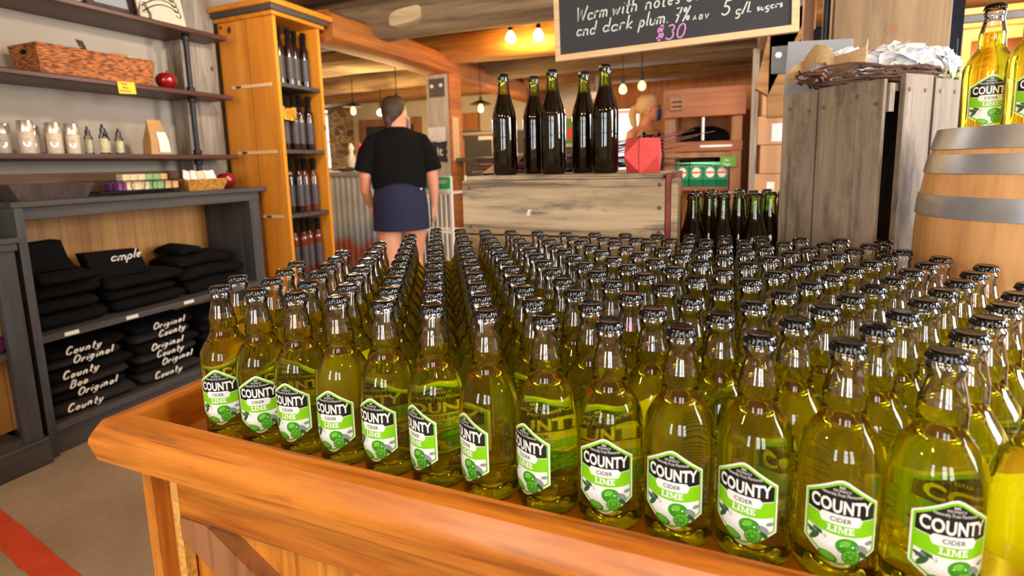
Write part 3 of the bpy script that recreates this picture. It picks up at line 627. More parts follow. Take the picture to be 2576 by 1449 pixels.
# corner cabinet at the edge of the picture
t = thing('corner_cabinet', 'grey painted open cabinet with pine back in front of the clothing cabinet', 'cabinet', (-2.0, .2, 0))
y0, y1 = -.75, .575
mb = MB(); mb.box((XW, y0, .895), (-1.79, y1+.012, .915), .003); mb.box((-1.825, y0, .865), (-1.797, y1+.006, .895), .004); build('worktop', mb, M['greypaint'], t)
mb = MB(); mb.box((-1.835, y1-.062, .11), (-1.81, y1, .865), .002); build('face_stile', mb, M['greypaint_v'], t)
mb = MB(); mb.box((XW, y1-.022, .11), (-1.835, y1-.002, .865)); build('end_panel', mb, M['greypaint_v'], t)
mb = MB(); mb.box((XW, y0, .11), (-1.815, y1-.062, .135)); build('bottom_shelf', mb, M['greyshelf'], t)
mb = MB(); mb.box((XW, y0, .455), (-1.83, y1-.03, .478)); build('shelf', mb, M['greypaint'], t)
mb = MB(); mb.box((-1.955, y0, .135), (-1.943, y1-.022, .865)); build('back_boards', mb, M['pine_back'], t)
mb = MB(); mb.box((-2.20, y0, 0), (-1.797, y1+.016, .11), .006); build('plinth', mb, M['greypaint'], t)
# wall shelves on iron pipe
def wall_shelf(z, lab):
    mb = MB(); mb.box((XW+.002, -.9, z-.026), (-1.95, 1.735, z), .006); return solo('wall_shelf', mb, M['redshelf'], lab, 'shelf', 'stained wall shelves')
SH = (1.893, 1.570, 1.236)
for z, l in zip(SH, ('topmost red-brown wall shelf holding framed prints', 'middle red-brown wall shelf holding the wicker basket', 'lowest red-brown wall shelf holding tins and pump bottles')): wall_shelf(z, l)
def pipe(y, z0, z1, lab, fl=True):
    t = thing('pipe_support', lab, 'pipe', (-2.02, y, z0), 'iron pipes holding the wall shelves')
    mb = MB(); mb.tube([(-2.02, y, z0+.002), (-2.02, y, z1-.002)], .0135, 14); build('pipe', mb, M['blackmetal'], t, smooth=40)
    for z in ((z0+.0005, z0+.028), (z1-.028, z1-.0005)):
        mb = MB(); mb.lathe([(z[0], .019), (z[0]+.004, .021), (z[1]-.004, .021), (z[1], .019)], (-2.02, y, 0), 14); build('coupling', mb, M['blackmetal'], t, smooth=40)
pipe(1.53, SH[1], SH[0]-.026, 'black iron pipe beside the red apple, above the middle shelf'); pipe(1.53, SH[2], SH[1]-.026, 'black iron pipe beside the kraft bag'); pipe(1.53, 1.046, SH[2]-.026, 'black iron pipe behind the wicker card basket')
pipe(.60, 1.046, SH[2]-.026, 'thick black pipe above the dark tray'); pipe(.60, SH[2], SH[1]-.026, 'black iron pipe by the shiny white tins')
mb = MB(); mb.box((XW+.001, 1.58, 1.0465), (-2.13, 1.80, CZT-.001)); struct('trim_1', mb, M['barn'])
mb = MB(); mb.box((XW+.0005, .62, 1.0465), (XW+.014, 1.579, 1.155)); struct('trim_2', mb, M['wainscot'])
# pine tower
t = thing('pine_tower', 'tall orange pine shelf tower filled with dark wine bottles', 'cabinet', (-1.9, 2.0, 0))
mb = MB(); mb.box((-2.12, 1.82, 0), (-1.695, 1.842, 2.0)); build('side_panel', mb, M['pine'], t)
mb = MB(); mb.box((-2.12, 2.165, 0), (-1.695, 2.187, 2.0)); build('side_panel', mb, M['pine'], t)
mb = MB(); mb.box((-2.12, 1.842, 0), (-2.10, 2.165, 2.0)); build('back_panel', mb, M['greyshelf'], t)  # dark grey puts the shade inside the tower into the colour
for z in (1.64, 1.26, .88, .50, .10):
    mb = MB(); mb.box((-2.10, 1.842, z-.022), (-1.700, 2.165, z)); build('shelf', mb, M['greyshelf'], t)
for z, a, b in ((1.64, -2.05, -1.74), (1.26, -2.05, -1.74), (.88, -1.90, -1.74)):
    mb = MB(); mb.box((a, 1.8165, z-.020), (b, 1.8199, z-.002)); mb.mi = 1; mb.box((a+.035, 1.8155, z-.018), (a+.075, 1.8166, z-.004)); build('shelf_tenon', mb, [M['frame'], M['stem']], t)
for z0, z1, g, m in ((1.998, 2.020, .022, 'pine_trim'), (2.020, 2.048, .040, 'greypaint'), (2.048, 2.078, .060, 'pine_trim')):
    mb = MB(); mb.box((-2.12-g*.2, 1.82-g, z0), (-1.695+g, 2.187+g, z1), .003); build('crown_moulding', mb, M[m], t)
for x, y, z, r in ((-2.03, 1.8195, 1.955, .020), (-2.095, 1.8195, 1.975, .012), (-1.6945, 2.176, 1.40, .02)):
    mb = MB()
    ring = [(x+r*.75*cos(a*pi/8), y-.0004, z+r*sin(a*pi/8)) if x < -1.7 else (x+.0004, y+.4*r*cos(a*pi/8), z+r*sin(a*pi/8)) for a in range(16)]
    mb.poly(ring); build('knot', mb, M['stem'], t)
def wine(kind):
    root = thing('wine_bottle', 'x', 'bottle', (0,0,0))
    mb = MB(); mb.lathe([(0,.022),(.002,.0245),(.006,.0255),(.185,.0255),(.20,.0245),(.212,.019),(.222,.0145),(.235,.0135)], seg=20); build('glass', mb, M[kind], root, smooth=50, loc=(0,0,0))
    mb = MB(); mb.lathe([(.225,.0142),(.235,.0140),(.262,.0140),(.264,.0152),(.292,.0152),(.294,.014)], seg=20); build('capsule', mb, M['black'], root, smooth=40, loc=(0,0,0))
    mb = MB(); mb.lathe([(.035,.0257),(.15,.0257)], seg=20, cap0=False, cap1=False); build('label', mb, M['winelabel'], root, smooth=60, loc=(0,0,0)); return root
wp = {'wineglass': [wine('wineglass'), 0], 'rose': [wine('rose'), 0]}
nm = ['topmost', 'second', 'third', 'fourth']
for si, z in enumerate((1.64, 1.26, .88, .50)):
    for k in range(5):
        kind = 'rose' if (si == 3 or (si == 2 and k > 2)) else 'wineglass'
        w = wp[kind]; o = w[0] if not w[1] else copy_tree(w[0]); w[1] = 1
        o.location = (-1.775 - (.012 if k % 2 else 0), 1.878+.0625*k, z+.0003); o.scale = (1.08, 1.08, 1.13)
        tag(o, 'dark wine bottle, %s shelf of the pine tower, %s from the clothing side' % (nm[si], ORDN[k]), 'bottle', 'wine bottles in the pine tower')
mb = MB(); mb.mi = 0
mb.bridge([[(-1.738, 1.86, 1.51), (-1.732, 1.885, 1.50), (-1.735, 1.95, 1.505), (-1.738, 1.99, 1.515)], [(-1.738, 1.868, 1.44), (-1.722, 1.89, 1.435), (-1.722, 1.95, 1.43), (-1.738, 1.985, 1.435)]], closed=False)
solo('foil_card', mb, M['goldfoil'], 'shiny gold foil card hung over bottles in the pine tower', 'card')

# ------------------------------------------------------------ folded clothing
def folded(name, y0, y1, x0, x1, z, h, mat, label, group=None, sag=.0, tilt=0.0):
    """one folded garment, its rolled fold facing the room (+x side x1), lying between y0 and y1"""
    mb = MB(); rings = []; n = 18; seed = random.random()*50
    for i in range(n+1):
        u = i/n; y = y0+(y1-y0)*u; e = min(1, math.sin(pi*min(max(u, .0), 1))*3.2+.30); e = min(1, e)
        ring = []
        for k in range(28):
            a = 2*pi*k/28; cx = (x0+x1)/2; ca, sa = cos(a), sin(a)
            px = cx+(x1-x0)/2*math.copysign(abs(ca)**.45, ca)*(.90+.10*e); pz = z+h/2+h/2*math.copysign(abs(sa)**.8, sa)*(.55+.45*e)
            nn = mnoise.noise(Vector((px*9+seed, y*9, pz*14)))*.010*min(1, max(0.0, (pz-z)/h*1.4))
            pz = z+(pz-z)*.985
            ring.append((px+nn*.5, y+nn*.6, max(z, pz+nn - sag*abs(u-.5)+tilt*(u-.5))))
        rings.append(ring)
    mb.bridge(rings)
    return solo(name, mb, M[mat], label, 'clothing', group, smooth=180)
def printed(o, s, y, z, h, x, bulge=0.0, w=None, zc=None, hh=.06, slant=.3, gap=.16):
    """handwritten print on the rolled front edge"""
    mb = MB(); f = lambda u, v: (x - (bulge*((v-(zc or z+h/2))/hh)**2) + .004, u, v)
    hand(mb, s, y, z, h, w or h*.13, f, slant, .06, gap); return build('printed_lettering', mb, M['whiteprint'], o, flip=False)
# upper shelf: three piles
g = 'black folded clothing on the upper clothing shelf'
hs = [.060, .056, .062, .054]; z = .506
for i, h in enumerate(hs):
    folded('folded_hoodie', .645+.01*i, .915-.02*(i % 2), -2.20, -1.885-.018*(i % 3), z, h, 'black', 'folded black hoodie, %s from the bottom of the pile beside the corner cabinet' % ORDN[i], g); z += h+.0008
mb = MB()
mb.bridge([[(-1.96+.02*sin(k*.7)-.0*k, y, zz) for k, (y, zz) in enumerate(((.645,.746),(.84,.746),(.81,.80),(.795,.872),(.70,.868),(.645,.845)))], [(-2.03, y, zz) for y, zz in ((.645,.746),(.85,.746),(.82,.80),(.80,.872),(.70,.868),(.645,.845))]])
solo('standing_hoodie', mb, M['black'], 'folded black hoodie stood upright on the pile beside the corner cabinet', 'clothing', g, smooth=50)
z = .506
for i, h in enumerate([.052, .050, .056]):
    folded('folded_hoodie', .955-.01*i, 1.285-.03*(i % 2), -2.20, -1.89-.02*(i % 2), z, h, 'black', 'folded black hoodie, %s from the bottom of the pile under the white-lettered hoodie' % ORDN[i], g); z += h+.0008
mb = MB()
mb.bridge([[(-1.955, y, zz) for y, zz in ((.915,.669),(1.15,.669),(1.135,.72),(1.115,.783),(1.0,.79),(.878,.795),(.90,.72))], [(-2.02, y, zz) for y, zz in ((.915,.669),(1.16,.669),(1.14,.72),(1.12,.783),(1.0,.79),(.88,.795),(.90,.72))]])
o = solo('standing_hoodie', mb, M['black'], 'upright folded black hoodie with small white script across its top', 'clothing', g, smooth=50)
printed(o, 'ample', .985, .742, .044, -1.956, w=.006, gap=.0)
z = .506
for i, (h, a, b) in enumerate(((.07, 1.32, 1.66), (.066, 1.30, 1.665), (.066, 1.31, 1.62), (.05, 1.34, 1.46))):
    folded('folded_sweater', a, b, -2.19, -1.905-.02*i, z, h, 'black', 'loosely folded black sweater, %s from the bottom of the pile nearest the pine tower' % ORDN[i], g, sag=.02); z += h+.0008
# lower shelf: printed shirts
g = 'printed folded shirts on the lower clothing shelf'
for px, (a, b), words_, hts, lab in ((0, (.65, .985), ['County', 'Original', 'Boo', 'County', 'Original', 'County'], [.0475]*6, 'the corner cabinet'), (1, (1.02, 1.325), ['County', 'Original', 'County', 'Original', 'County', 'Original'], [.0475]*6, 'the shelf middle')):
    z = .131
    for i, s in enumerate(words_):
        h = hts[i]; xf = -1.872-.014*((i*5) % 3)
        o = folded('printed_shirt', a+.012*((i*3) % 3), b-.015*((i*2) % 3), -2.2, xf, z, h, 'black' if i % 2 else 'charcoal', 'white-scripted dark shirt, %s from the bottom of the pile by %s' % (ORDN[i], lab), g)
        printed(o, s, a+.04+.03*((i*2) % 3), z+.0170, h*.62, xf, .008, .0068, z+h/2, h/2, .5); z += h+.0008
z = .131
for i in range(5):
    o = folded('printed_shirt', 1.36, 1.66, -2.2, -1.88-.012*(i % 2), z, .05, 'black', 'folded black shirt, %s from the bottom of the lower pile nearest the pine tower' % ORDN[i], g)
    printed(o, 'County', 1.39, z+.015, .034, -1.88-.012*(i % 2), .008, .006, z+.025, .025); z += .0508
o = folded('folded_scarf', .40, .53, -1.935, -1.85, .4785, .06, 'purple', 'folded purple garment inside the corner cabinet', None)

# ------------------------------------------------------------ things on the wall shelves and worktop
def apple(c, r, lab, sq=.9):
    t = thing('decorative_apple', lab, 'apple', c)
    mb = MB(); prof = []
    for i in range(15):
        th = -pi/2+pi*i/14; rr = r*cos(th)*(1+.08*sin(th)); zz = r*sq*(1+sin(th)); 
        if i > 11: zz -= r*.16*(i-11)/3
        prof.append((zz, max(rr, .001)))
    mb.lathe(prof, c, 24); build('fruit', mb, M['redapple'], t, smooth=180)
    mb = MB(); mb.tube([(c[0], c[1], c[2]+r*1.55), (c[0]+.003, c[1]+.003, c[2]+r*1.75), (c[0]+.008, c[1]+.004, c[2]+r*1.95)], .003, 6); build('stem', mb, M['stem'], t)
apple((-2.03, 1.405, SH[1]), .050, 'glossy dark red apple on the middle wall shelf'); apple((-1.98, 1.66, 1.046), .052, 'red apple on the worktop beside the honey wicker basket')
def woven_basket(name, lab, x0, x1, y0, y1, z, h, mat, flare=.015, rimr=.006):
    t = thing(name, lab, 'basket', ((x0+x1)/2, (y0+y1)/2, z)); mb = MB()
    def ring(zz, g, n=10):
        X0, X1, Y0, Y1 = x0-g, x1+g, y0-g, y1+g; P = []
        for a, b in (((X0,Y0),(X1,Y0)),((X1,Y0),(X1,Y1)),((X1,Y1),(X0,Y1)),((X0,Y1),(X0,Y0))):
            for i in range(n): P.append((a[0]+(b[0]-a[0])*i/n, a[1]+(b[1]-a[1])*i/n, zz))
        return P
    outer = [ring(z+h*i/6, flare*i/6) for i in range(7)]; inner = [ring(z+h*i/6, flare*i/6-.007) for i in range(6, -1, -1)]
    inner[-1] = ring(z+.006, -.007)
    mb.bridge(outer+inner); build('basket_body', mb, M[mat], t, smooth=40)
    mb = MB(); P = ring(z+h, flare-.003, 6); mb.tube(P+[P[0]], rimr, 7); build('rim', mb, M[mat], t, smooth=60); return t
t = woven_basket('wicker_basket', 'large brown wicker basket on the middle wall shelf', -2.16, -1.985, .835, 1.30, SH[1], .118, 'wicker', .014)
mb = MB(); mb.ball((-2.07, .826, SH[1]+.092), .026, .005, .011); 
build('handle_hole', mb, M['black'], t, smooth=180)
for k, (pts, m, lab) in enumerate((([(-2.08,.90,1.60),(-2.05,.93,1.70),(-2.02,.99,1.715)], 'white', 'pale paper packet poking out of the big wicker basket'), ([(-2.06,1.03,1.60),(-2.05,1.06,1.68),(-2.03,1.02,1.745)], 'stem', 'dark feather standing in the big wicker basket'), ([(-2.08,1.12,1.60),(-2.06,1.13,1.68),(-2.04,1.21,1.72)], 'paper', 'tan packet near the middle of the big wicker basket'), ([(-2.08,1.22,1.60),(-2.06,1.22,1.68),(-2.04,1.27,1.71)], 'white', 'white slip at the apple end of the big wicker basket'))):
    mb = MB(); w = .035 if m != 'stem' else .014
    mb.bridge([[(p[0], p[1]-w, p[2]), (p[0], p[1]+w, p[2]-.004), (p[0]-.004, p[1]+w, p[2]-.004), (p[0]-.004, p[1]-w, p[2])] for p in pts]); solo('packet' if m != 'stem' else 'feather', mb, M[m], lab, 'packet' if m != 'stem' else 'feather')
# yellow sign on the shelf edge
t = thing('price_card', 'yellow handwritten card on the edge of the middle wall shelf', 'sign', (-1.947, 1.148, 1.515)); mb = MB(); mb.obox((-1.945, 1.148, 1.543), (.0015, .078, .054), Matrix.Rotation(R(4), 3, 'X')); build('card', mb, M['yellowcard'], t)
mb = MB(); f = lambda u, v: (-1.9438, u, v); hand(mb, 'local', 1.125, 1.556, .010, .0025, f, .1); build('heading', mb, M['redink'], t, flip=False)
mb = MB(); hand(mb, 'these', 1.128, 1.540, .010, .0018, f, .1); hand(mb, 'products', 1.118, 1.525, .010, .0018, f, .1); build('lettering', mb, M['ink'], t, flip=False)
def tin(x, y, r, h, lab):
    t = thing('tin', lab, 'tin', (x, y, SH[2]), 'shiny tins on the lowest wall shelf')
    mb = MB(); mb.lathe([(0,r*.96),(.002,r),(h*.66,r),(h*.665,r*.985)], (x,y,SH[2]), 22); build('body', mb, M['tinlabel'], t, smooth=40)
    mb = MB(); mb.lathe([(h*.665,r*.97),(h*.67,r*1.03),(h*.985,r*1.03),(h,r*.98),(h*1.0,r*.9)], (x,y,SH[2]), 22); build('lid', mb, M['tin'], t, smooth=40)
    mb = MB(); a0 = -.5
    P = [(x+(r+.0006)*cos(a0+.5*cos(k*.52)), y+(r+.0006)*sin(a0+.5*cos(k*.52)), SH[2]+h*.32+.016*sin(k*.52)) for k in range(12)]; mb.poly(P); build('emblem', mb, M['tin'], t)
for x, y, r, h, l in ((-2.08,.715,.026,.125,'shiny tin at the pipe end of the lowest wall shelf'), (-2.01,.762,.026,.135,'tallest shiny tin in the cluster by the shelf pipe'), (-2.07,.81,.025,.12,'shiny tin half behind the tallest one'), (-2.01,.858,.027,.132,'lone wide shiny tin, middle of the lowest wall shelf row'), (-2.09,.89,.024,.11,'dull tin tucked behind the lone wide tin'), (-2.01,.928,.026,.130,'shiny tin with cream band next to the pump bottles'), (-2.09,.965,.026,.120,'silver tin behind the cream-banded tin')): tin(x, y, r, h, l)
def pump(x, y, h, lab):
    t = thing('spray_bottle', lab, 'bottle', (x, y, SH[2]), 'spray bottles on the lowest wall shelf')
    c = (x, y, SH[2]); mb = MB(); mb.lathe([(0,.015),(.002,.017),(h*.6,.017),(h*.68,.012),(h*.72,.009)], c, 16); build('body', mb, M['clearplastic'], t, smooth=50)
    mb = MB(); mb.lathe([(.008,.0174),(h*.52,.0174)], c, 16, False, False); build('label', mb, M['amber'], t, smooth=60)
    mb = MB(); mb.lathe([(h*.70,.0105),(h*.86,.0105),(h*.87,.006),(h*.97,.005),(h,.003)], c, 14); build('spray_cap', mb, M['capblack'], t, smooth=40)
for x, y, h, l in ((-2.06,1.02,.128,'spray bottle nearest the tins'), (-2.01,1.055,.138,'tallest spray bottle, bright cream label'), (-2.07,1.10,.125,'spray bottle just behind the tallest one'), (-2.03,1.135,.122,'spray bottle nearest the kraft bag')): pump(x, y, h, l)
t = thing('kraft_bag', 'kraft paper bag with white label on the lowest wall shelf', 'bag', (-2.04, 1.31, SH[2])); z0 = SH[2]
mb = MB(); mb.bridge([[(-2.07,1.27,z0+.0005),(-2.0,1.265,z0+.0005),(-1.995,1.365,z0+.0005),(-2.07,1.37,z0+.0005)],[(-2.068,1.272,z0+.07),(-2.003,1.27,z0+.07),(-2.0,1.362,z0+.07),(-2.068,1.366,z0+.07)],[(-2.045,1.28,z0+.145),(-2.028,1.28,z0+.145),(-2.027,1.352,z0+.145),(-2.045,1.352,z0+.145)],[(-2.041,1.281,z0+.175),(-2.036,1.281,z0+.175),(-2.036,1.351,z0+.175),(-2.041,1.351,z0+.175)]]); build('bag_body', mb, M['paper'], t)
mb = MB(); mb.bridge([[(-1.9938,1.305,z0+.012),(-1.9932,1.362,z0+.012)],[(-1.9982,1.306,z0+.070),(-1.9978,1.359,z0+.070)],[(-2.0135,1.307,z0+.114),(-2.0132,1.356,z0+.114)]], closed=False); build('label', mb, M['white'], t)
# worktop
t = thing('bark_tray', 'dark tapered tray on the grey worktop', 'tray', (-1.96, .78, 1.0465)); mb = MB(); z0 = 1.0465
q = lambda x0, x1, y0, y1, z: [(x0,y0,z),(x1,y0,z),(x1,y1,z),(x0,y1,z)]
mb.bridge([q(-2.06,-1.90,.655,.895,z0), q(-2.08,-1.885,.62,.925,z0+.066), q(-2.074,-1.891,.626,.919,z0+.066), q(-2.055,-1.905,.662,.888,z0+.008)]); build('tray_body', mb, M['darktray'], t)
t = thing('wire_basket', 'black wire basket of wrapped soaps on the grey worktop', 'basket', (-1.96, 1.14, 1.0465))
mb = MB(); X0, X1, Y0, Y1 = -2.05, -1.90, .945, 1.335
for z, g in ((z0+.064, .008), (z0+.016, 0)):
    P = [(X0-g,Y0-g,z),(X1+g,Y0-g,z),(X1+g,Y1+g,z),(X0-g,Y1+g,z),(X0-g,Y0-g,z)]; mb.tube(P, .0028, 6)
for i in range(9):
    y = Y0+(Y1-Y0)*i/8
    mb.tube([(X1+.008, y, z0+.064), (X1+.004, y+.008*(-1)**i, z0+.045), (X1, y, z0+.016), (X0, y, z0+.016), (X0-.008, y, z0+.064)], .0018, 5)
build('wire_frame', mb, M['blackmetal'], t, smooth=60)
for i, (x, y) in enumerate(((X1,Y0+.03),(X1,Y1-.03),(X0,Y0+.03),(X0,Y1-.03))):
    mb = MB(); mb.tube([(x,y-.008,z0+.016),(x,y-.009,z0+.006),(x,y,z0+.0025),(x,y+.009,z0+.006),(x,y+.008,z0+.016)], .0022, 6); build('foot', mb, M['blackmetal'], t)
k = 0
for row, (x, zz) in enumerate(((-1.925, z0+.021), (-1.985, z0+.021), (-1.955, z0+.058))):
    for i in range(8 if row < 2 else 6):
        y = (1.03 if row < 2 else 1.07)+i*.036+(.0 if row < 2 else .0); m = ['soap_purple','soap_cream','soap_cream','soap_cream','soap_green','soap_green','soap_tan','soap_tan'][i if row < 2 else min(i+1, 7)]
        mb = MB(); mb.box((x-.024, y, zz), (x+.024, y+.034, zz+.036), .003)
        solo('soap_bar', mb, M[m], '%s wrapped soap in the wire basket, %s, %s from the tray end' % (m[5:], ('near row','far row','top row')[row], ORDN[i]), 'soap', 'wrapped soaps in the wire basket'); k += 1
t = woven_basket('card_basket', 'honey coloured wicker basket of cards beside the red apple on the worktop', -2.03, -1.905, 1.375, 1.575, z0, .055, 'wicker_light', .02, .005)
for i, (y, a, m) in enumerate(((1.42, -14, 'white'), (1.46, -8, 'white'), (1.50, 6, 'soap_cream'), (1.54, 10, 'white'))):
    mb = MB(); mb.obox((-1.965+.006*i, y, z0+.062), (.0012, .06, .085), Matrix.Rotation(R(a), 3, 'X') @ Matrix.Rotation(R(-14), 3, 'Y')); solo('greeting_card', mb, M[m], 'small card in the honey wicker basket, %s from the soap end' % ORDN[i], 'card', 'cards in the wicker basket')
# top shelf
z0 = SH[0]
t = thing('curled_line_print', 'cream art print of curling dark lines on the topmost wall shelf', 'picture', (-2.04, 1.41, z0))
Mt = Matrix.Rotation(R(-10), 3, 'Y'); mb = MB(); mb.obox((-2.02, 1.40, z0+.152), (.008, .24, .30), Mt); build('board', mb, M['tinlabel'], t)
mb = MB(); f = lambda u, v: tuple(Vector((-2.02, 1.40, z0+.152)) + Mt @ Vector((.0046, u, v)))
for k in range(6):
    y0 = -.11+.0*k; zz = -.13+.028*k
    P = [(-.10+.19*i/14*(1-.04*k), zz+.06*sin(i/14*2.4)*(1-.06*k)+.012) for i in range(15)]; e = P[-1]
    P += [(e[0]+.014*sin(a*.5), e[1]-.014+.014*cos(a*.5)*1.0) for a in range(1, 10)]; mb.ribbon(P, .0055, f)
build('line_drawing', mb, M['blackmetal'], t, flip=False)
t = thing('framed_picture', 'dark framed picture leaning on the topmost wall shelf', 'picture', (-2.06, 1.2, z0)); Mt = Matrix.Rotation(R(-12), 3, 'Y')
mb = MB(); C0 = Vector((-2.07, 1.19, z0+.13))
for dy, dz, sy, sz in ((0,.11,.22,.035),(0,-.11,.22,.035),(.095,0,.035,.185),(-.095,0,.035,.185)): mb.obox(C0+Mt @ Vector((.0, dy, dz)), (.018, sy, sz), Mt, .003)
build('frame', mb, M['darktray'], t); mb = MB(); mb.obox(C0, (.006, .16, .19), Mt); build('picture_sheet', mb, M['slategrey'], t)
mb = MB(); mb.lathe([(0,.03),(.004,.05),(.02,.11),(.023,.112),(.012,.06),(.008,.03)], (0,0,0), 28); mb.xform(Matrix.Translation((-2.12, 1.0, z0+.105)) @ Matrix.Rotation(R(70), 4, 'Y')); solo('pottery_plate', mb, M['tinlabel'], 'round pale plate standing on the topmost wall shelf', 'plate', smooth=50)
mb = MB(); mb.lathe([(0,.026),(.004,.03),(.03,.032),(.06,.018),(.075,.013),(.08,.016)], (-1.995, 1.305, z0), 20); solo('glass_vase', mb, M['clearplastic'], 'small dark glass vase between the picture and the cream print', 'vase', smooth=50)
# worn orange tape on the floor
mb = MB(); n = 26; A, B = [], []
for i in range(n+1):
    u = i/n; x = -1.9+1.2*u; y = .345-.145*(x+1.65)
    A.append(mb.v((x, y+.004*mnoise.noise(Vector((u*30, 0, 0)))+.0, .0012))); B.append(mb.v((x-.01, y-.075+.012*mnoise.noise(Vector((u*22, 5, 0))), .0012)))
for i in range(n): mb.face([B[i], B[i+1], A[i+1], A[i]])
solo('floor_tape', mb, M['tape'], 'worn orange-red tape stripe stuck on the concrete floor', 'tape')
# ------------------------------------------------------------ plank crate with five dark bottles
t = thing('plank_crate', 'weathered plank crate lying behind the cider rows with tall dark bottles on top', 'crate', (.285, .93, TZ))
cx0, cx1, cy0, cy1, ct = .008, .562, .76, 1.10, 1.112
def plank(a, b, mat='crate', lab=None, bev=.002):
    mb = MB(); mb.box(a, b, bev); o = build('plank', mb, M[mat], t)
    if lab: o['label'] = lab
plank((cx0, cy0, .955), (cx1-.014, cy0+.016, 1.100)); plank((cx0, cy0, .80), (cx1-.014, cy0+.016, .951)); plank((cx0, cy0, TZ+.0005), (cx1-.014, cy0+.016, .796))
plank((cx0+.014, cy0-.002, 1.101), (cx1-.02, cy0+.11, 1.112)); plank((cx0+.014, cy0+.113, 1.101), (cx1-.02, cy0+.225, 1.112)); plank((cx0+.014, cy0+.228, 1.101), (cx1-.02, cy1, 1.112))
plank((cx1-.013, cy0+.004, TZ+.0005), (cx1-.001, cy1, 1.112), 'redpaint', 'end board with faded red edge'); plank((cx1, cy0-.003, TZ+.0005), (cx1+.016, cy0+.07, 1.098)); plank((cx0+.001, cy0+.017, TZ+.0005), (cx0+.013, cy1, 1.100)); plank((cx0+.014, cy1-.016, TZ+.0005), (cx1-.014, cy1, 1.100))
for x, z in ((.03,1.08),(.03,.975),(.535,1.085),(.535,1.03),(.535,.97),(.03,.93),(.535,.93)):
    mb = MB(); mb.lathe([(0,.0055),(.001,.005)], (0,0,0), 10); mb.xform(Matrix.Translation((x, cy0, z)) @ Matrix.Rotation(pi/2, 4, 'X')); build('nail_head', mb, M['rednail'], t)
mb = MB(); mb.poly([(.196, cy0-.0006, 1.008),(.204, cy0-.0006, 1.006),(.208, cy0-.0006, 1.018),(.212, cy0-.0006, 1.022),(.201, cy0-.0006, 1.024)]); build('paper_scrap', mb, M['white'], t)
GPROF = [(0,.030),(.002,.0335),(.007,.0350),(.150,.0352),(.165,.0345),(.185,.0300),(.205,.0235),(.225,.0185),(.245,.0158),(.262,.0142),(.266,.0142),(.2665,.0162),(.2715,.0166),(.273,.0146),(.280,.0140)]
def dark_bottle():
    root = thing('dark_cider_bottle', 'x', 'bottle', (0,0,0)); sc = 1.0
    mb = MB(); mb.lathe(GPROF, seg=32); build('glass', mb, M['greenglass'], root, smooth=50, loc=(0,0,0))
    mb = MB(); mb.lathe([(z+.003 if i == 0 else z, r-.0026) for i, (z, r) in enumerate(GPROF[:8])], seg=32); build('cider', mb, M['darkcider'], root, smooth=50, loc=(0,0,0))['label'] = 'dark brown cider showing through the green glass'
    build('crown_cap', cap_bm(.2735, .0150, .0088), M['capblack'], root, smooth=35, loc=(0,0,0)); return root
dbp = dark_bottle()
for i, (x, y, l) in enumerate(((.087,.885,'tall dark green cider bottle standing alone at the burlap end of the plank crate'), (.150,.965,'tall dark bottle on the plank crate, behind and beside the middle one'), (.232,.885,'middle tall dark bottle at the front of the plank crate top'), (.300,.965,'tall dark bottle on the plank crate, set back near the red block'), (.378,.885,'tall dark bottle at the front of the crate, nearest the red faceted block'))):
    o = dbp if i == 0 else copy_tree(dbp); o.location = (x, y, ct+.0003); o.rotation_euler.z = i*1.3; tag(o, l, 'bottle', 'tall dark bottles on the plank crate')
gi = 0
for r, (y, x0, n) in enumerate(((.925,.602,3),(.990,.640,3),(1.055,.602,4),(1.120,.640,4))):
    for k in range(n):
        o = copy_tree(dbp); o.location = (x0+.0745*k, y, TZ+.0003); o.rotation_euler.z = gi; o.scale = (1, 1, 1.06); gi += 1
        tag(o, 'dark green bottle between the two crates, %s row back, %s from the plank crate' % (('nearest','second','third','last')[r], ORDN[k]), 'bottle', 'dark green bottles standing between the crates')
# red faceted block apple
t = thing('faceted_block_apple', 'coral red faceted wooden apple block with slit on the plank crate', 'ornament', (.475, .90, ct))
def facet(x0, x1):
    """half of a cube with its corners cut into a diamond front"""
    mb = MB(); bmesh.ops.create_cube(mb.bm, size=1); mb.xform(Matrix.Translation((.475, .905, ct+.0445)) @ Matrix.Diagonal((.086, .086, .089, 1)))
    c0 = Vector((.475, .905, ct+.0445))
    for sx in (-1, 1):
        for sy in (-1, 1):
            for sz in (-1, 1):
                n = Vector((sx/.043, sy/.043, sz/.0445)).normalized(); p = c0 + Vector((sx*.043*.72, sy*.043*.72, sz*.0445*.60))
                g = bmesh.ops.bisect_plane(mb.bm, geom=mb.bm.verts[:]+mb.bm.edges[:]+mb.bm.faces[:], plane_co=p, plane_no=n, clear_outer=True); es = [e for e in g['geom_cut'] if isinstance(e, bmesh.types.BMEdge)]
                bmesh.ops.edgeloop_fill(mb.bm, edges=es)
    for co, no in (((x0,0,0),(-1,0,0)), ((x1,0,0),(1,0,0))):
        g = bmesh.ops.bisect_plane(mb.bm, geom=mb.bm.verts[:]+mb.bm.edges[:]+mb.bm.faces[:], plane_co=co, plane_no=no, clear_outer=True); es = [e for e in g['geom_cut'] if isinstance(e, bmesh.types.BMEdge)]
        if es: bmesh.ops.edgeloop_fill(mb.bm, edges=es)
    return mb
build('block_half', facet(.40, .4695), M['redblock'], t); build('block_half', facet(.4710, .55), M['redblock'], t)
mb = MB(); mb.tube([(.4702,.905,ct+.08),(.4702,.905,ct+.097),(.4735,.905,ct+.108)], .0015, 6); build('wire_stem', mb, M['steel'], t)
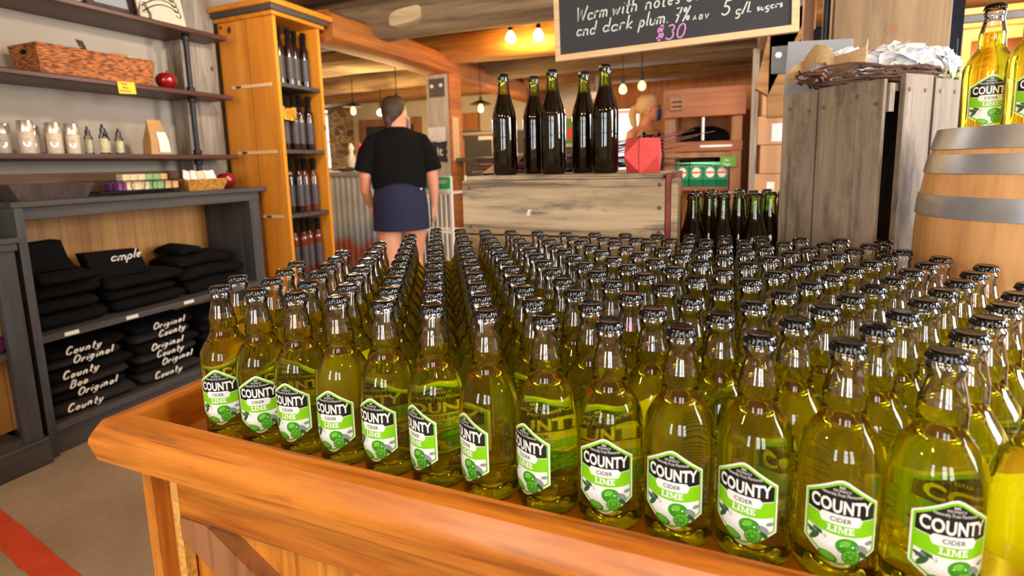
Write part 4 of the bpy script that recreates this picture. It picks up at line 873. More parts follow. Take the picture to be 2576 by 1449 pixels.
# bundle of twigs behind the bottles
t = thing('twig_bundle', 'bundle of brown twigs tied with burlap lying behind the tall bottles on the crate', 'twigs', (.3, 1.05, ct))
for k in range(34):
    random.seed(100+k); a = random.random()*2*pi; rr = .024*math.sqrt(random.random()); y = 1.05+rr*cos(a); z = ct+.030+rr*sin(a)
    xa = -.10+random.random()*.06; thick = random.uniform(.0022, .0046); x1 = random.uniform(.36, .68)
    P = [(xa, y, z)]
    for i in range(1, 8):
        u = i/7; P.append((xa+(x1-xa)*u, y+.03*u*u*sin(k)+random.uniform(-.004,.004), max(ct+.003+thick, z+(.055*u*u*math.cos(k*2.1)+.018*u*u if u > .5 else 0)+random.uniform(-.004,.004))))
    mb = MB(); mb.tube(P, [thick*(1-.75*i/7) for i in range(8)], 5)
    o = build('twig', mb, M['twigcut'] if k % 3 == 0 else M['twig'], t, smooth=60)
random.seed(11)
mb = MB(); mb.bridge([[(.035+.02*sin(a), 1.05+.034*cos(a), ct+.034+.030*sin(a)) for a in [2*pi*i/16 for i in range(16)]], [(.075+.02*sin(a), 1.05+.034*cos(a), ct+.034+.030*sin(a)) for a in [2*pi*i/16 for i in range(16)]]], True, False, False); build('burlap_tie', mb, M['burlap'], t, smooth=60)
mb = MB(); mb.bridge([[(.05,1.01,ct+.05),(.09,1.01,ct+.062),(.09,1.012,ct+.062),(.05,1.012,ct+.05)],[(.0,.985,ct+.028),(.045,.98,ct+.03),(.045,.982,ct+.03),(.0,.987,ct+.028)],[(-.028,.965,ct+.004),(.02,.955,ct+.004),(.02,.957,ct+.004),(-.028,.967,ct+.004)]]); build('burlap_tail', mb, M['burlap'], t)

# ------------------------------------------------------------ upright slatted crate with the flower wreath
t = thing('upright_crate', 'weathered grey slatted crate standing on end with flower wreath on top', 'crate', (.99, .93, TZ))
A_ = Vector((-.730, .683, 0)); B_ = Vector((.683, .730, 0)); K = Vector((.987, .782, 0)); LA, LB, zt = .238, .30, 1.292
def slat(o0, d, n, w0, w1, z0, z1, th=.011, skew=0.0, lab=None, mat='crate_v'):
    p = lambda u, k, z: tuple(o0 + d*u + n*k + Vector((0,0,z)))
    mb = MB(); mb.hull8([p(w0,0,z0),p(w1,0,z0),p(w1,th,z0),p(w0,th,z0),p(w0,0,z1),p(w1,0,z1+skew),p(w1,th,z1+skew),p(w0,th,z1)], .0015); build('slat', mb, M[mat], t)
    return
for d, n, LL, inw in ((A_, -B_, LA, B_), (B_, -A_, LB, A_)):
    pass
# face towards the cider rows (along A), nailed on the outside of the end boards
slat(K, A_, -B_*1, .006, .148, TZ+.0005, zt+.004); slat(K, A_, -B_*1, .153, .240, TZ+.0005, zt)
slat(K+B_*.030, B_, -A_*1, .0, .098, TZ+.0005, zt+.014); slat(K+B_*.030, B_, -A_*1, .106, .205, TZ+.0005, zt+.009); slat(K+B_*.030, B_, -A_*1, .212, .272, TZ+.0005, zt+.006)
slat(K+A_*LA, B_, A_*1, .004, .12, TZ+.0005, zt); slat(K+A_*LA, B_, A_*1, .13, .30, TZ+.0005, zt); slat(K+B_*LB, A_, B_*1, .004, .115, TZ+.0005, zt); slat(K+B_*LB, A_, B_*1, .12, .235, TZ+.0005, zt)
for z0, z1 in ((zt-.062, zt-.004), (TZ+.01, TZ+.05)):
    p = lambda u, v, z: tuple(K + A_*u + B_*v + Vector((0,0,z)))
    mb = MB(); mb.hull8([p(.002,.002,z0),p(LA-.002,.002,z0),p(LA-.002,.020,z0),p(.002,.020,z0),p(.002,.002,z1),p(LA-.002,.002,z1),p(LA-.002,.020,z1),p(.002,.020,z1)], .001); build('end_batten', mb, M['crate_v'], t)
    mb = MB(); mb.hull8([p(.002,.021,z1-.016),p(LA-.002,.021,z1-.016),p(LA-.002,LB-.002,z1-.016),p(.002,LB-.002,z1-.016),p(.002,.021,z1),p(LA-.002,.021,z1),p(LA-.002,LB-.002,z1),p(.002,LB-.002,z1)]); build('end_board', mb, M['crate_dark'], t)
for u in (.02,.06,.10,.135,.17,.22):
    c = K + A_*u - B_*.0112 + Vector((0,0,zt-.025-.01*((u*100) % 3))); mb = MB(); mb.lathe([(0,.0045),(.0012,.004)], (0,0,0), 10); mb.xform(Matrix.Translation(c) @ (Vector((0,0,1)).rotation_difference(-B_)).to_matrix().to_4x4()); build('nail_head', mb, M['rednail'], t)
for u in (.045,.10,.155,.21):
    c = K + B_*u - A_*.0112 + Vector((0,0,zt-.018)); mb = MB(); mb.lathe([(0,.0045),(.0012,.004)], (0,0,0), 10); mb.xform(Matrix.Translation(c) @ (Vector((0,0,1)).rotation_difference(-A_)).to_matrix().to_4x4()); build('nail_head', mb, M['rednail'], t)
# wreath
WZ = zt+.004
t = thing('flower_wreath', 'twig wreath with white silk flowers and burlap bow on the upright crate', 'wreath', (1.0, .98, WZ))
Wc = Vector((.985, .955, WZ))
U_ = Vector((.90, .436, 0)); V_ = Vector((-.436, .90, 0))   # long and short direction of the wreath
for k in range(70):
    random.seed(500+k); a0 = random.random()*2*pi; span = random.uniform(.8, 1.9); rx = .150+random.uniform(-.022,.022); ry = .075+random.uniform(-.016,.012); h = random.uniform(.006, .040); tilt = random.uniform(-.010,.010); th = random.uniform(.0016,.0034)
    P = []
    for i in range(10):
        a = a0+span*i/9; p = Wc + U_*rx*cos(a) + V_*ry*sin(a); P.append((p.x, p.y, max(WZ+.004, WZ+h+tilt*sin(2*a)+random.uniform(-.003,.003))))
    mb = MB(); mb.tube(P, th, 5); build('twig', mb, M['twig'], t, smooth=60)
for k in range(12):
    random.seed(800+k); p = Wc - U_*(.150+random.uniform(-.02,.02)) + V_*random.uniform(-.055,.03); d = (-V_*random.uniform(.4,1)-U_*random.uniform(-.4,.6)); z = WZ+random.uniform(.006,.035); q = p + d*random.uniform(.03,.05)
    mb = MB(); mb.tube([(p.x,p.y,z),(q.x,q.y,max(WZ+.004, z+random.uniform(-.01,.008)))], .003, 6); build('twig', mb, M['twigcut'], t)
random.seed(5)
def petal_flower(c, r, tiltv, n=6, mat='petal', lab=None):
    zax = Vector(tiltv).normalized(); Q = Vector((0,0,1)).rotation_difference(zax).to_matrix()
    for i in range(n):
        a = 2*pi*i/n+random.uniform(-.2,.2); ca, sa = cos(a), sin(a); L = r*random.uniform(.85,1.1); mb = MB(); rows = []
        for j in range(6):
            u = j/5; w = r*.34*math.sin(pi*min(.98, .12+.8*u))**.7; z = r*(.30*u - .42*u*u*random.uniform(.6,1.3)+.10); row = []
            for s_ in (-1, -.4, .4, 1):
                x = L*u; y = w*s_; zz = z + .16*r*abs(s_)**2; row.append(tuple(Vector(c) + Q @ Vector((x*ca-y*sa, x*sa+y*ca, zz))))
            rows.append(row)
        mb.bridge(rows, closed=False); build('petal', mb, M[mat], t, smooth=180, flip=False)
    for i in range(5):
        a = i*1.257; mb = MB(); e = Vector(c) + Q @ Vector((.3*r*cos(a), .3*r*sin(a), .45*r)); mb.tube([c, tuple((Vector(c)+e)/2), tuple(e)], .0011, 5); build('stamen', mb, M['blossom'], t)
FS = 1.3
fl = [((.905,.965,WZ+.055),.055,(-.3,-.6,.7)), ((.955,.975,WZ+.050),.058,(.1,-.7,.6)), ((1.035,.985,WZ+.060),.062,(-.1,-.5,.8)), ((1.075,1.01,WZ+.055),.060,(.1,-.6,.7)), ((1.120,1.035,WZ+.060),.052,(.3,-.5,.8)), ((1.040,.965,WZ+.040),.045,(.0,-.9,.3)), ((.930,.940,WZ+.038),.045,(-.2,-.9,.3)), ((1.150,1.03,WZ+.046),.044,(.5,-.6,.4)), ((1.09,.99,WZ+.038),.045,(.2,-.9,.3))]
for c, r, v in fl: petal_flower((c[0], c[1], c[2]+.012), r*FS*.70, v, 6)
for k, (c, n) in enumerate((((1.165,1.045,WZ+.020),42), ((1.115,1.00,WZ+.018),42), ((.985,.945,WZ+.020),26), ((1.02,.955,WZ+.02),20))):
    mb = MB()
    for i in range(n): p = (c[0]+random.gauss(0,.020), c[1]+random.gauss(0,.010), c[2]+abs(random.gauss(0,.009))); mb.ball(p, .0042, seg=6, rings=4)
    o = build('blossom_spray', mb, M['greenleaf'] if k == 2 else M['blossom'], t, smooth=180); o['kind'] = 'stuff'
def band(pts, w, up=(0,0,1)):
    mb = MB(); rows = []
    for p in pts:
        p = Vector(p); rows.append([tuple(p+Vector(up)*w), tuple(p-Vector(up)*w), tuple(p-Vector(up)*w+Vector((.001,.002,0))), tuple(p+Vector(up)*w+Vector((.001,.002,0)))])
    mb.bridge(rows); return mb
build('burlap_bow', band([(.845,.925,WZ+.058),(.862,.905,WZ+.082),(.885,.900,WZ+.078),(.905,.905,WZ+.052)], .020), M['burlap'], t, smooth=60)
build('burlap_bow', band([(.905,.905,WZ+.052),(.930,.890,WZ+.056),(.960,.888,WZ+.066),(.966,.905,WZ+.085)], .020), M['burlap'], t, smooth=60)
build('burlap_tail', band([(.845,.925,WZ+.055),(.825,.91,WZ+.045),(.808,.905,WZ+.028)], .017), M['burlap'], t, smooth=60)

# ------------------------------------------------------------ oak barrel and the two bottles on it
bx, by = BARREL; BH = .428
t = thing('oak_barrel', 'small oak barrel with grey metal hoops holding two cider bottles', 'barrel', (bx, by, TZ+.0006))
br = lambda z: .170 - .026*abs((z-BH/2)/(BH/2))**2.1
mb = MB(); mb.lathe([(BH*i/24, br(BH*i/24)) for i in range(25)]+[(BH, br(BH)-.012), (BH-.022, br(BH)-.014)], (bx, by, TZ+.0006), 96, fn=lambda a, z: 1-.004*(abs(math.sin(a*11)) < .06)); build('staves', mb, M['barrel'], t, smooth=50)
def hoop(z0, z1):
    mb = MB(); n = 5; zs = [z0+(z1-z0)*i/n for i in range(n+1)]
    mb.lathe([(z, br(z)+.0028) for z in zs]+[(z, br(z)+.0006) for z in reversed(zs)], (bx, by, TZ+.0006), 96, False, False); build('hoop', mb, M['hoop'], t, smooth=40)
for a, b in ((.0, .035), (.044, .075), (.112, .148)): hoop(BH-b, BH-a); hoop(a, b)
for a in (-1.74, -1.40):
    r = br(BH-.018)+.003; mb = MB(); mb.lathe([(0,.0060),(.0015,.0056),(.002,.003)], (0,0,0), 14); d = Vector((cos(a), sin(a), .08)).normalized()
    mb.xform(Matrix.Translation((bx+r*cos(a), by+r*sin(a), TZ+BH-.017)) @ (Vector((0,0,1)).rotation_difference(d)).to_matrix().to_4x4()); build('rivet', mb, M['rednail'], t)
for x, y, l in ((1.087, .616, 'lime cider bottle standing on the barrel, nearer the upright crate'), (1.121, .562 if 0 else .551, 'lime cider bottle at the front of the barrel top')):
    o = copy_tree(proto_bottle); o.location = (x, y, TZ+BH-.0215); o.rotation_euler.z = math.atan2(CX-x, y-CY_) + (R(8) if x < 1.1 else R(14)); tag(o, l, 'bottle', 'cider bottles on the barrel')

# ------------------------------------------------------------ hanging blackboard
t = thing('blackboard', 'hanging framed blackboard with chalk wine notes and a pink $30', 'sign', (.489, 1.31, 1.5)); TL = R(-1.3)
BO = Vector((.112, 1.30, 1.494)); ex = Vector((cos(TL), 0, -sin(TL))); ez = Vector((sin(TL), 0, cos(TL)))
bp = lambda u, v, k=0.0: tuple(BO + ex*u + ez*v + Vector((0, k, 0)))
W_, H_ = .755, .50
def bbox(u0, u1, v0, v1, k0, k1): mb = MB(); mb.hull8([bp(u0,v0,k0),bp(u1,v0,k0),bp(u1,v0,k1),bp(u0,v0,k1),bp(u0,v1,k0),bp(u1,v1,k0),bp(u1,v1,k1),bp(u0,v1,k1)], .001); return mb
build('board', bbox(.015, W_-.015, .018, H_-.018, .004, .012), M['chalkboard'], t)
for q in ((0, W_, 0, .021), (0, W_, H_-.021, H_), (0, .018, .021, H_-.021), (W_-.021, W_, .021, H_-.021)): build('frame_bar', bbox(*q, 0, .022), M['frame'], t)
ta = R(2.5)
def chalk(s, x, z, h, w, mat, sl=.22, name='lettering', a=ta, fit=None):
    mb = MB(); f = lambda u, v: (x+u*cos(a)-v*sin(a), 1.3034, z+u*sin(a)+v*cos(a)); hand(mb, s, 0, 0, h, w, f, sl, .03, .05, fit); build(name, mb, M[mat], t, flip=False)
for w_, x, z, h, th, fit, a in (('Warm',.186,1.619,.046,.0042,.113,2.8),('with',.310,1.6245,.046,.0042,.086,2.8),('notes',.418,1.630,.044,.0042,.112,2.8),('of',.545,1.636,.044,.0042,.045,2.8),('and',.187,1.571,.043,.0042,.070,1.7),('dark',.278,1.5745,.043,.0042,.104,1.7),('plum.',.398,1.578,.044,.0042,.098,1.7),
                             ('7%',.508,1.579,.044,.0044,.052,1.5),('A',.566,1.579,.013,.0032,.014,2),('B',.584,1.5795,.013,.0032,.014,2),('V',.601,1.580,.013,.0032,.014,2),('5',.650,1.583,.042,.0044,.030,2.5),('g/L',.691,1.581,.030,.0038,.048,2.5),('sugars',.750,1.584,.020,.0034,.072,3)):
    chalk(w_, x, z, h, th, 'chalk', a=R(a), fit=fit)
chalk('$30', .450, 1.529, .044, .0045, 'pinkchalk', name='price', a=R(0), fit=.098)
for u in (.08, W_-.08):
    mb = MB(); p = bp(u, H_, .011); mb.tube([p, (p[0], p[1], 2.02), (p[0], p[1], CZT-.001)], .003, 6); build('hanging_wire', mb, M['blackmetal'], t)
# ------------------------------------------------------------ beams and posts
def log(name, x0, x1, y, z, ry, rz, mat, square=0.0, wob=.02, seed=0, axis='x'):
    mb = MB(); rings = []; n = 26
    for i in range(n+1):
        x = x0+(x1-x0)*i/n; ring = []
        for k in range(20):
            a = 2*pi*k/20; c, s_ = cos(a), sin(a); q = 1 if not square else 1/max(abs(c), abs(s_))**square
            w = 1+wob*4*mnoise.noise(Vector((x*1.1+seed, c*1.3, s_*1.3)))
            oy = wob*mnoise.noise(Vector((x*.8+seed, 3, 1))); p = (x, y+oy+ry*c*q*w, z+rz*s_*q*w+oy*.5)
            ring.append(p if axis == 'x' else (p[1], p[0], p[2]))
        rings.append(ring)
    mb.bridge(rings); return struct(name, mb, M[mat], smooth=40)
log('beam_1', -4.6, 2.95, 2.78, 2.17, .17, .125, 'log', .25, .05, 1)
log('beam_2', -1.95, 2.95, 3.82, 2.175, .15, .125, 'beam_x', .75, .03, 5)  # orange light of the bulbs is painted into this beam's wood colour
log('beam_3', -4.9, 2.95, 4.75, 2.165, .19, .125, 'log', .2, .06, 9)
log('beam_4', -5.2, 2.95, 5.85, 2.165, .17, .115, 'log_l', .3, .05, 14)
log('beam_5', -4.6, -1.92, 3.80, 2.16, .22, .10, 'log_p', .3, .05, 21)  # pale colour stands in for lamplight on the log's underside
log('beam_6', 2.262, 6.55, -1.76, 2.04, .115, .10, 'beam', .85, .012, 3, axis='y')
log('beam_7', -2.75, .2, .55, 2.20, .16, .12, 'log_y', .25, .05, 31, axis='y')
mb = MB(); c = Vector((-1.335, 2.598, 2.135)); P = [(c.x+.125*math.copysign(abs(cos(a))**.6, cos(a)), c.z+.05*math.copysign(abs(sin(a))**.6, sin(a))+.02*cos(a)) for a in [2*pi*k/24 for k in range(24)]]
mb.bridge([[(x, c.y, z) for x, z in P], [(x, c.y+.07, z) for x, z in P]]); build('pale_hewn_patch', mb, M['log_p'], bpy.data.objects['beam_1'])['label'] = 'pale hewn patch on the log'
# barn-board post under the beam
mb = MB(); mb.box((-1.83, 3.66, 0), (-1.615, 3.875, 1.94), .004); mb.mi = 1; mb.box((-1.6149, 3.66, 0), (-1.598, 3.875, 1.94)); struct('post_1', mb, [M['barn_pale'], M['beam']])
def plate(name, lab, y, x0, x1, z0, z1, bolts, rz=0):
    t = thing(name, lab, 'bracket', ((x0+x1)/2, y, z0)); mb = MB(); mb.box((x0, y-.006, z0), (x1, y-.0003, z1), .001); build('plate', mb, M['steel'], t)
    for x, z in bolts:
        mb = MB(); mb.lathe([(0,.016),(.008,.016),(.012,.009)], (0,0,0), 6); mb.xform(Matrix.Translation((x, y-.006, z)) @ Matrix.Rotation(pi/2, 4, 'X')); build('bolt', mb, M['whitepaint'], t)
    return t
plate('steel_bracket', 'dark steel bracket with two bolts on the barn-board post', 3.66, -1.80, -1.645, 1.745, 1.905, ((-1.77, 1.84), (-1.68, 1.845)))
mb = MB(); mb.box((-1.83, 3.655, 1.355), (-1.66, 3.659, 1.485)); o = thing('triangle_poster', 'white poster with triangle drawing above the exit plaque', 'poster', (-1.75, 3.657, 1.355)); build('sheet', mb, M['white'], o)
mb = MB(); f = lambda u, v: (-1.75+u, 3.6545, 1.37+v); mb.ribbon([(-.055,.0),(.0,.095),(.055,.0),(-.055,.0)], .005, f); mb.ribbon([(-.02,.025),(-.005,.033),(.01,.028),(.02,.034)], .004, f); build('triangle_drawing', mb, M['pinkchalk'], o, flip=False)
t = thing('exit_plaque', 'wavy dark plaque reading exit on the barn-board post', 'sign', (-1.765, 3.652, 1.18))
mb = MB(); P = []
for i in range(40):
    a = 2*pi*i/40; c, s_ = cos(a), sin(a); q = max(abs(c), abs(s_)); P.append((-1.765+.118*c/q*(1+.05*cos(9*a)), 1.268+.088*s_/q*(1+.06*cos(8*a))))
mb.bridge([[(x, 3.6595, z) for x, z in P], [(x, 3.648, z) for x, z in P]]); build('board', mb, M['slate'], t)
mb = MB(); mb.mesh2d(text2d('Exit', .165, None, .02), lambda a, b: (-1.765+a, 3.6475, 1.236+b)); build('lettering', mb, M['whiteprint'], t, flip=False)
mb = MB(); mb.box((-1.5975, 3.69, 1.19), (-1.594, 3.80, 1.57)); o = thing('notice_sheet', 'long printed notice on the orange side of the barn-board post', 'notice', (-1.596, 3.745, 1.19)); build('sheet', mb, M['soap_tan'], o)
mb = MB()
for i in range(17): mb.quad((-1.5935, 3.705, 1.215+i*.02), (-1.5935, 3.785-.012*(i % 3), 1.215+i*.02), (-1.5935, 3.785-.012*(i % 3), 1.2175+i*.02), (-1.5935, 3.705, 1.2175+i*.02))
o2 = build('printed_lines', mb, M['ink'], o, flip=False)

# ------------------------------------------------------------ bar on the left with corrugated front
t = thing('corrugated_bar', 'bar counter faced with rusty corrugated metal', 'counter', (-3.0, 3.8, 0))
mb = MB(); rows = []
for z in (.03, .3, .6, .85, 1.07): rows.append([(-4.6+2.7*i/460, 3.50+.011*sin(2*pi*(2.7*i/460)/.066), z) for i in range(461)])
mb.bridge(rows, closed=False); build('corrugated_sheet', mb, M['corr'], t, smooth=180)
mb = MB(); mb.box((-4.6, 3.515, 0), (-1.90, 4.1, 1.07)); build('carcass', mb, M['greyshelf'], t)
mb = MB(); mb.box((-4.65, 3.46, 1.071), (-1.87, 4.15, 1.112), .004); build('counter_top', mb, M['slategrey'], t)
def squeeze(x, y, m, lab):
    t = thing('syrup_bottle', lab, 'bottle', (x, y, 1.1122), 'bottles on the corrugated bar'); c = (x, y, 1.1122)
    mb = MB(); mb.lathe([(0,.036),(.005,.04),(.13,.04),(.16,.025),(.175,.016)], c, 18); build('body', mb, M['white'], t, smooth=40)
    mb = MB(); mb.lathe([(.172,.018),(.19,.02),(.215,.03),(.24,.026),(.262,.012),(.27,.004)], c, 14); build('pour_top', mb, M[m], t, smooth=50)
squeeze(-2.64, 3.72, 'redblock', 'white bottle with red pour top on the corrugated bar'); squeeze(-2.545, 3.74, 'yellowcard', 'white bottle with yellow pour top on the corrugated bar'); squeeze(-2.70, 3.66, 'white', 'plain white bottle on the corrugated bar')
t = thing('wire_stand', 'white wire stand on the corrugated bar', 'rack', (-2.33, 3.75, 1.1122)); mb = MB()
for x in (-2.46, -2.36, -2.26, -2.16):
    for y in (3.66, 3.86): mb.tube([(x, y, 1.1123), (x, y, 1.40)], .007, 6)
for z in (1.40, 1.25): mb.tube([(-2.46,3.66,z),(-2.16,3.66,z),(-2.16,3.86,z),(-2.46,3.86,z),(-2.46,3.66,z)], .008, 6)
mb.box((-2.46, 3.66, 1.395), (-2.16, 3.86, 1.408)); build('wire_frame', mb, M['whitepaint'], t)
mb = MB(); mb.lathe([(0,.05),(.005,.08),(.035,.13),(.05,.135),(.04,.12),(.012,.06)], (-2.33, 3.76, 1.4085), 24); solo('dark_bowl', mb, M['stem'], 'dark shallow bowl on top of the white wire stand', 'bowl', smooth=50)
mb = MB(); mb.lathe([(0,.05),(.01,.075),(.03,.08),(.04,.05),(.045,.01)], (-2.72, 3.60, 1.1122), 20); solo('dark_dish', mb, M['stem'], 'dark lidded dish near the end of the corrugated bar', 'dish', smooth=50)
# things on the far wall
def wallbox(name, x0, x1, z0, z1, mat, label, cat, d=.03): mb = MB(); mb.box((x0, WY1-d, z0), (x1, WY1-.001, z1), .003); return solo(name, mb, M[mat], label, cat)
mb = MB(); mb.box((-5.29, WY1-.25, 0), (-4.99, WY1-.001, CZT-.002)); struct('pier_1', mb, M['stone'])
mb = MB(); mb.box((WX0, WY1-.28, 2.06), (-4.95, WY1-.002, CZT-.002)); struct('beam_8', mb, M['log'])
t = thing('framed_menu', 'wide wood-framed board with green circles on the far wall', 'picture', (-4.3, WY1-.03, 1.3))
mb = MB(); x0, x1, z0, z1 = -4.86, -3.70, 1.25, 1.90
for a in ((x0, x1, z1-.11, z1), (x0, x1, z0, z0+.11), (x0, x0+.13, z0+.11, z1-.11), (x1-.13, x1, z0+.11, z1-.11)): mb.box((a[0], WY1-.04, a[2]), (a[1], WY1-.001, a[3]))
build('frame', mb, M['brownwood'], t); mb = MB(); mb.box((x0+.13, WY1-.02, z0+.11), (x1-.13, WY1-.001, z1-.11)); build('board', mb, M['slate'], t)
for i, (x, z) in enumerate(((-4.6,1.62),(-4.45,1.5),(-4.3,1.65),(-3.95,1.62),(-3.92,1.48))):
    mb = MB(); mb.poly([(x+.05*cos(k*.5236), WY1-.022, z+.05*sin(k*.5236)) for k in range(12)]); build('green_circle', mb, M['soap_green'], t)
t = thing('yellow_door', 'yellow plank door at the far wall beside the barn-board post', 'door', (-2.9, WY1-.05, 0)); mb = MB(); mb.box((-3.05, WY1-.05, .01), (-2.78, WY1-.002, 1.62)); build('door_panel', mb, M['orangewall'], t)
mb = MB(); mb.hull8([(-3.04,WY1-.075,1.34),(-3.0,WY1-.075,1.38),(-3.0,WY1-.051,1.38),(-3.04,WY1-.051,1.34),(-2.83,WY1-.075,1.0),(-2.79,WY1-.075,1.04),(-2.79,WY1-.051,1.04),(-2.83,WY1-.051,1.0)]); build('diagonal_brace', mb, M['brownwood'], t)
mb = MB(); mb.box((-3.06, WY1-.09, 1.62), (-2.70, WY1-.002, 1.645)); build('lintel_strip', mb, M['blackmetal'], t)
mb = MB(); mb.box((-3.3, WY1-.06, 1.66), (-2.72, WY1-.002, 1.90)); struct('trim_3', mb, M['orangewall'])
t = thing('drinks_fridge', 'grey drinks cabinet with a lit strip behind the tall bottles', 'fridge', (-2.4, WY1-.4, 0)); mb = MB(); mb.box((-2.765, WY1-.5, 0), (-1.95, WY1-.05, 1.60), .01); build('body', mb, M['grey'], t)
mb = MB(); mb.box((-2.75, WY1-.512, .3), (-1.99, WY1-.501, 1.55)); build('door', mb, M['slate'], t); mb = MB(); mb.box((-2.50, WY1-.52, 1.48), (-2.02, WY1-.512, 1.53)); build('strip_light', mb, M['whitepaint'], t); mb = MB(); mb.box((-2.74, WY1-.53, .5), (-2.71, WY1-.512, 1.5)); build('handle', mb, M['brownwood'], t)
t = thing('green_poster', 'green poster with an orange centre on the far wall between the tall bottles', 'poster', (-1.32, WY1-.01, 1.35)); mb = MB(); mb.box((-1.45, WY1-.012, 1.40), (-1.12, WY1-.001, 1.74)); build('sheet', mb, M['greencard'], t); mb = MB(); mb.box((-1.39, WY1-.016, 1.46), (-1.19, WY1-.012, 1.62)); build('centre_panel', mb, M['redblock'], t)
wallbox('notice_board', -1.47, -1.02, 1.05, 1.36, 'slate', 'dark notice board under the green poster on the far wall', 'board')
mb = MB(); mb.box((-1.0, WY1-.06, .0), (-.745, WY1-.002, CZT-.002)); mb.box((-.40, WY1-.06, 0), (1.1, WY1-.002, CZT-.002)); mb.box((-.745, WY1-.06, 1.81), (-.40, WY1-.002, CZT-.002)); struct('trim_4', mb, M['orangewall'])
mb = MB(); mb.box((-.78, 5.1, 1.80), (-.47, 5.25, 1.88), .01); solo('ceiling_vent', mb, M['whitepaint'], 'small white unit fixed under the beam by the bare bulbs', 'vent'); 
mb = MB(); mb.box((-.66, 5.17, 1.881), (-.60, 5.19, 2.05)); build('bracket', mb, M['steel'], bpy.data.objects['ceiling_vent'])
# grey-topped counter beside the post
t = thing('steel_counter', 'dark counter with grey steel top beside the barn-board post', 'counter', (-1.1, 4.1, 0))
mb = MB(); mb.box((-1.70, 3.72, 1.175), (-.35, 4.45, 1.21), .004); build('counter_top', mb, M['steel'], t)
for x in (-1.69, -.42):
    mb = MB(); mb.box((x, 3.75, 0), (x+.075, 3.82, 1.175)); build('leg', mb, M['steel'], t)
mb = MB(); mb.box((-1.60, 4.30, .02), (-.43, 4.40, 1.175)); build('back_panel', mb, M['black'], t)
mb = MB(); mb.box((-1.61, 3.83, .62), (-.425, 4.29, .64)); build('shelf', mb, M['slate'], t)
for k in range(7):
    x = -1.53+.085*k; o = copy_tree(dbp); o.location = (x, 3.95+.02*(k % 2), .6403); o.rotation_euler.z = k; tag(o, 'dark bottle on the shelf under the steel counter, %s from the post' % ORDN[k], 'bottle', 'bottles under the steel counter')
c = (-1.28, 3.92, 1.2103); t = thing('liquor_bottle', 'pale labelled bottle on the steel counter', 'bottle', c); mb = MB(); mb.lathe([(0,.036),(.004,.04),(.17,.04),(.2,.022),(.26,.014),(.27,.014)], c, 18); build('glass', mb, M['yellowdrink'], t, smooth=50); mb = MB(); mb.lathe([(.05,.0406),(.15,.0406)], c, 18, False, False); build('label', mb, M['white'], t, smooth=60)
# white wire rack with a green sign, beside the walking person
t = thing('wire_rack', 'white wire rack with green sign behind the walking person', 'rack', (-1.5, 3.25, 0)); mb = MB()
for i in range(9): mb.tube([(-1.66+.042*i, 3.10, .25), (-1.66+.042*i, 3.10, .93)], .006, 6)
for y in (3.10, 3.34):
    for x in (-1.67, -1.31): mb.tube([(x, y, .0), (x, y, 1.06)], .010, 8)
for z in (.25, .62, .93): mb.tube([(-1.67,3.10,z),(-1.31,3.10,z),(-1.31,3.34,z),(-1.67,3.34,z),(-1.67,3.10,z)], .008, 6)
build('wire_frame', mb, M['whitepaint'], t)
mb = MB(); mb.box((-1.67, 3.10, .61), (-1.31, 3.34, .618)); build('shelf', mb, M['whitepaint'], t)
mb = MB(); mb.box((-1.69, 3.080, .94), (-1.298, 3.089, 1.065), .003); build('sign_frame', mb, M['whitepaint'], t); mb = MB(); mb.box((-1.68, 3.077, .965), (-1.308, 3.080, 1.055)); build('sign_face', mb, M['greensign'], t)
mb = MB(); mb.mesh2d(text2d('WATERSHED', .30, .026, .02), lambda a, b: (-1.487+a, 3.0762, 1.008+b)); build('lettering', mb, M['whiteprint'], t, flip=False)

# ------------------------------------------------------------ lamps
def pendant(x, y, z, lab, shade=True, power=16, ztop=CZT, mat='bulb', r=.026, h=.085, tint=WARM):
    t = thing('pendant_lamp', lab, 'lamp', (x, y, z)); mb = MB(); mb.tube([(x, y, z+h+.06), (x, y, ztop)], .004, 6); build('cord', mb, M['blackmetal'], t)
    mb = MB(); mb.lathe([(z+h-.005,.014),(z+h+.06,.016),(z+h+.065,.006)], (x, y, 0), 12); build('socket', mb, M['blackmetal'], t)
    if shade: mb = MB(); mb.lathe([(z+h-.012,.105),(z+h+.02,.03),(z+h+.026,.03),(z+h-.008,.108)], (x, y, 0), 24, False, False); build('shade', mb, M['blackmetal'], t, smooth=40)
    mb = MB(); mb.lathe([(z,.004),(z+.004,r*.6),(z+.02,r),(z+h*.55,r),(z+h-.01,.014)], (x, y, 0), 16); build('bulb', mb, M[mat], t, smooth=60)
    if power: point_light('lamp_glow', (x, y, z-.03), power, tint, .03)
pendant(-2.96, 4.06, 1.70, 'hanging bulb with flat metal shade over the corrugated bar', ztop=2.06, power=40)
pendant(-2.14, 3.845-.2, 1.66, 'hanging bulb with flat shade beside the walking person head', ztop=2.05, power=14)
pendant(-1.60, 4.29, 1.66, 'hanging bulb with flat shade over the steel counter', power=14)
pendant(-1.45, 5.21, 1.64, 'bare bulb hanging behind the tall bottles', shade=False, power=14)
pendant(-3.02, 4.62, 1.73, 'dazzling bare bulb beside the walking person hair', shade=False, power=50, mat='bulbcold', r=.045, ztop=2.03)
pendant(-.117, 3.807, 1.675, 'bare globe bulb under the beam, nearer the tall bottles', shade=False, power=4, r=.03, h=.08, ztop=2.06); pendant(.023, 3.868, 1.70, 'bare globe bulb under the beam above the fair-haired person', shade=False, power=4, r=.03, h=.08, ztop=2.06)
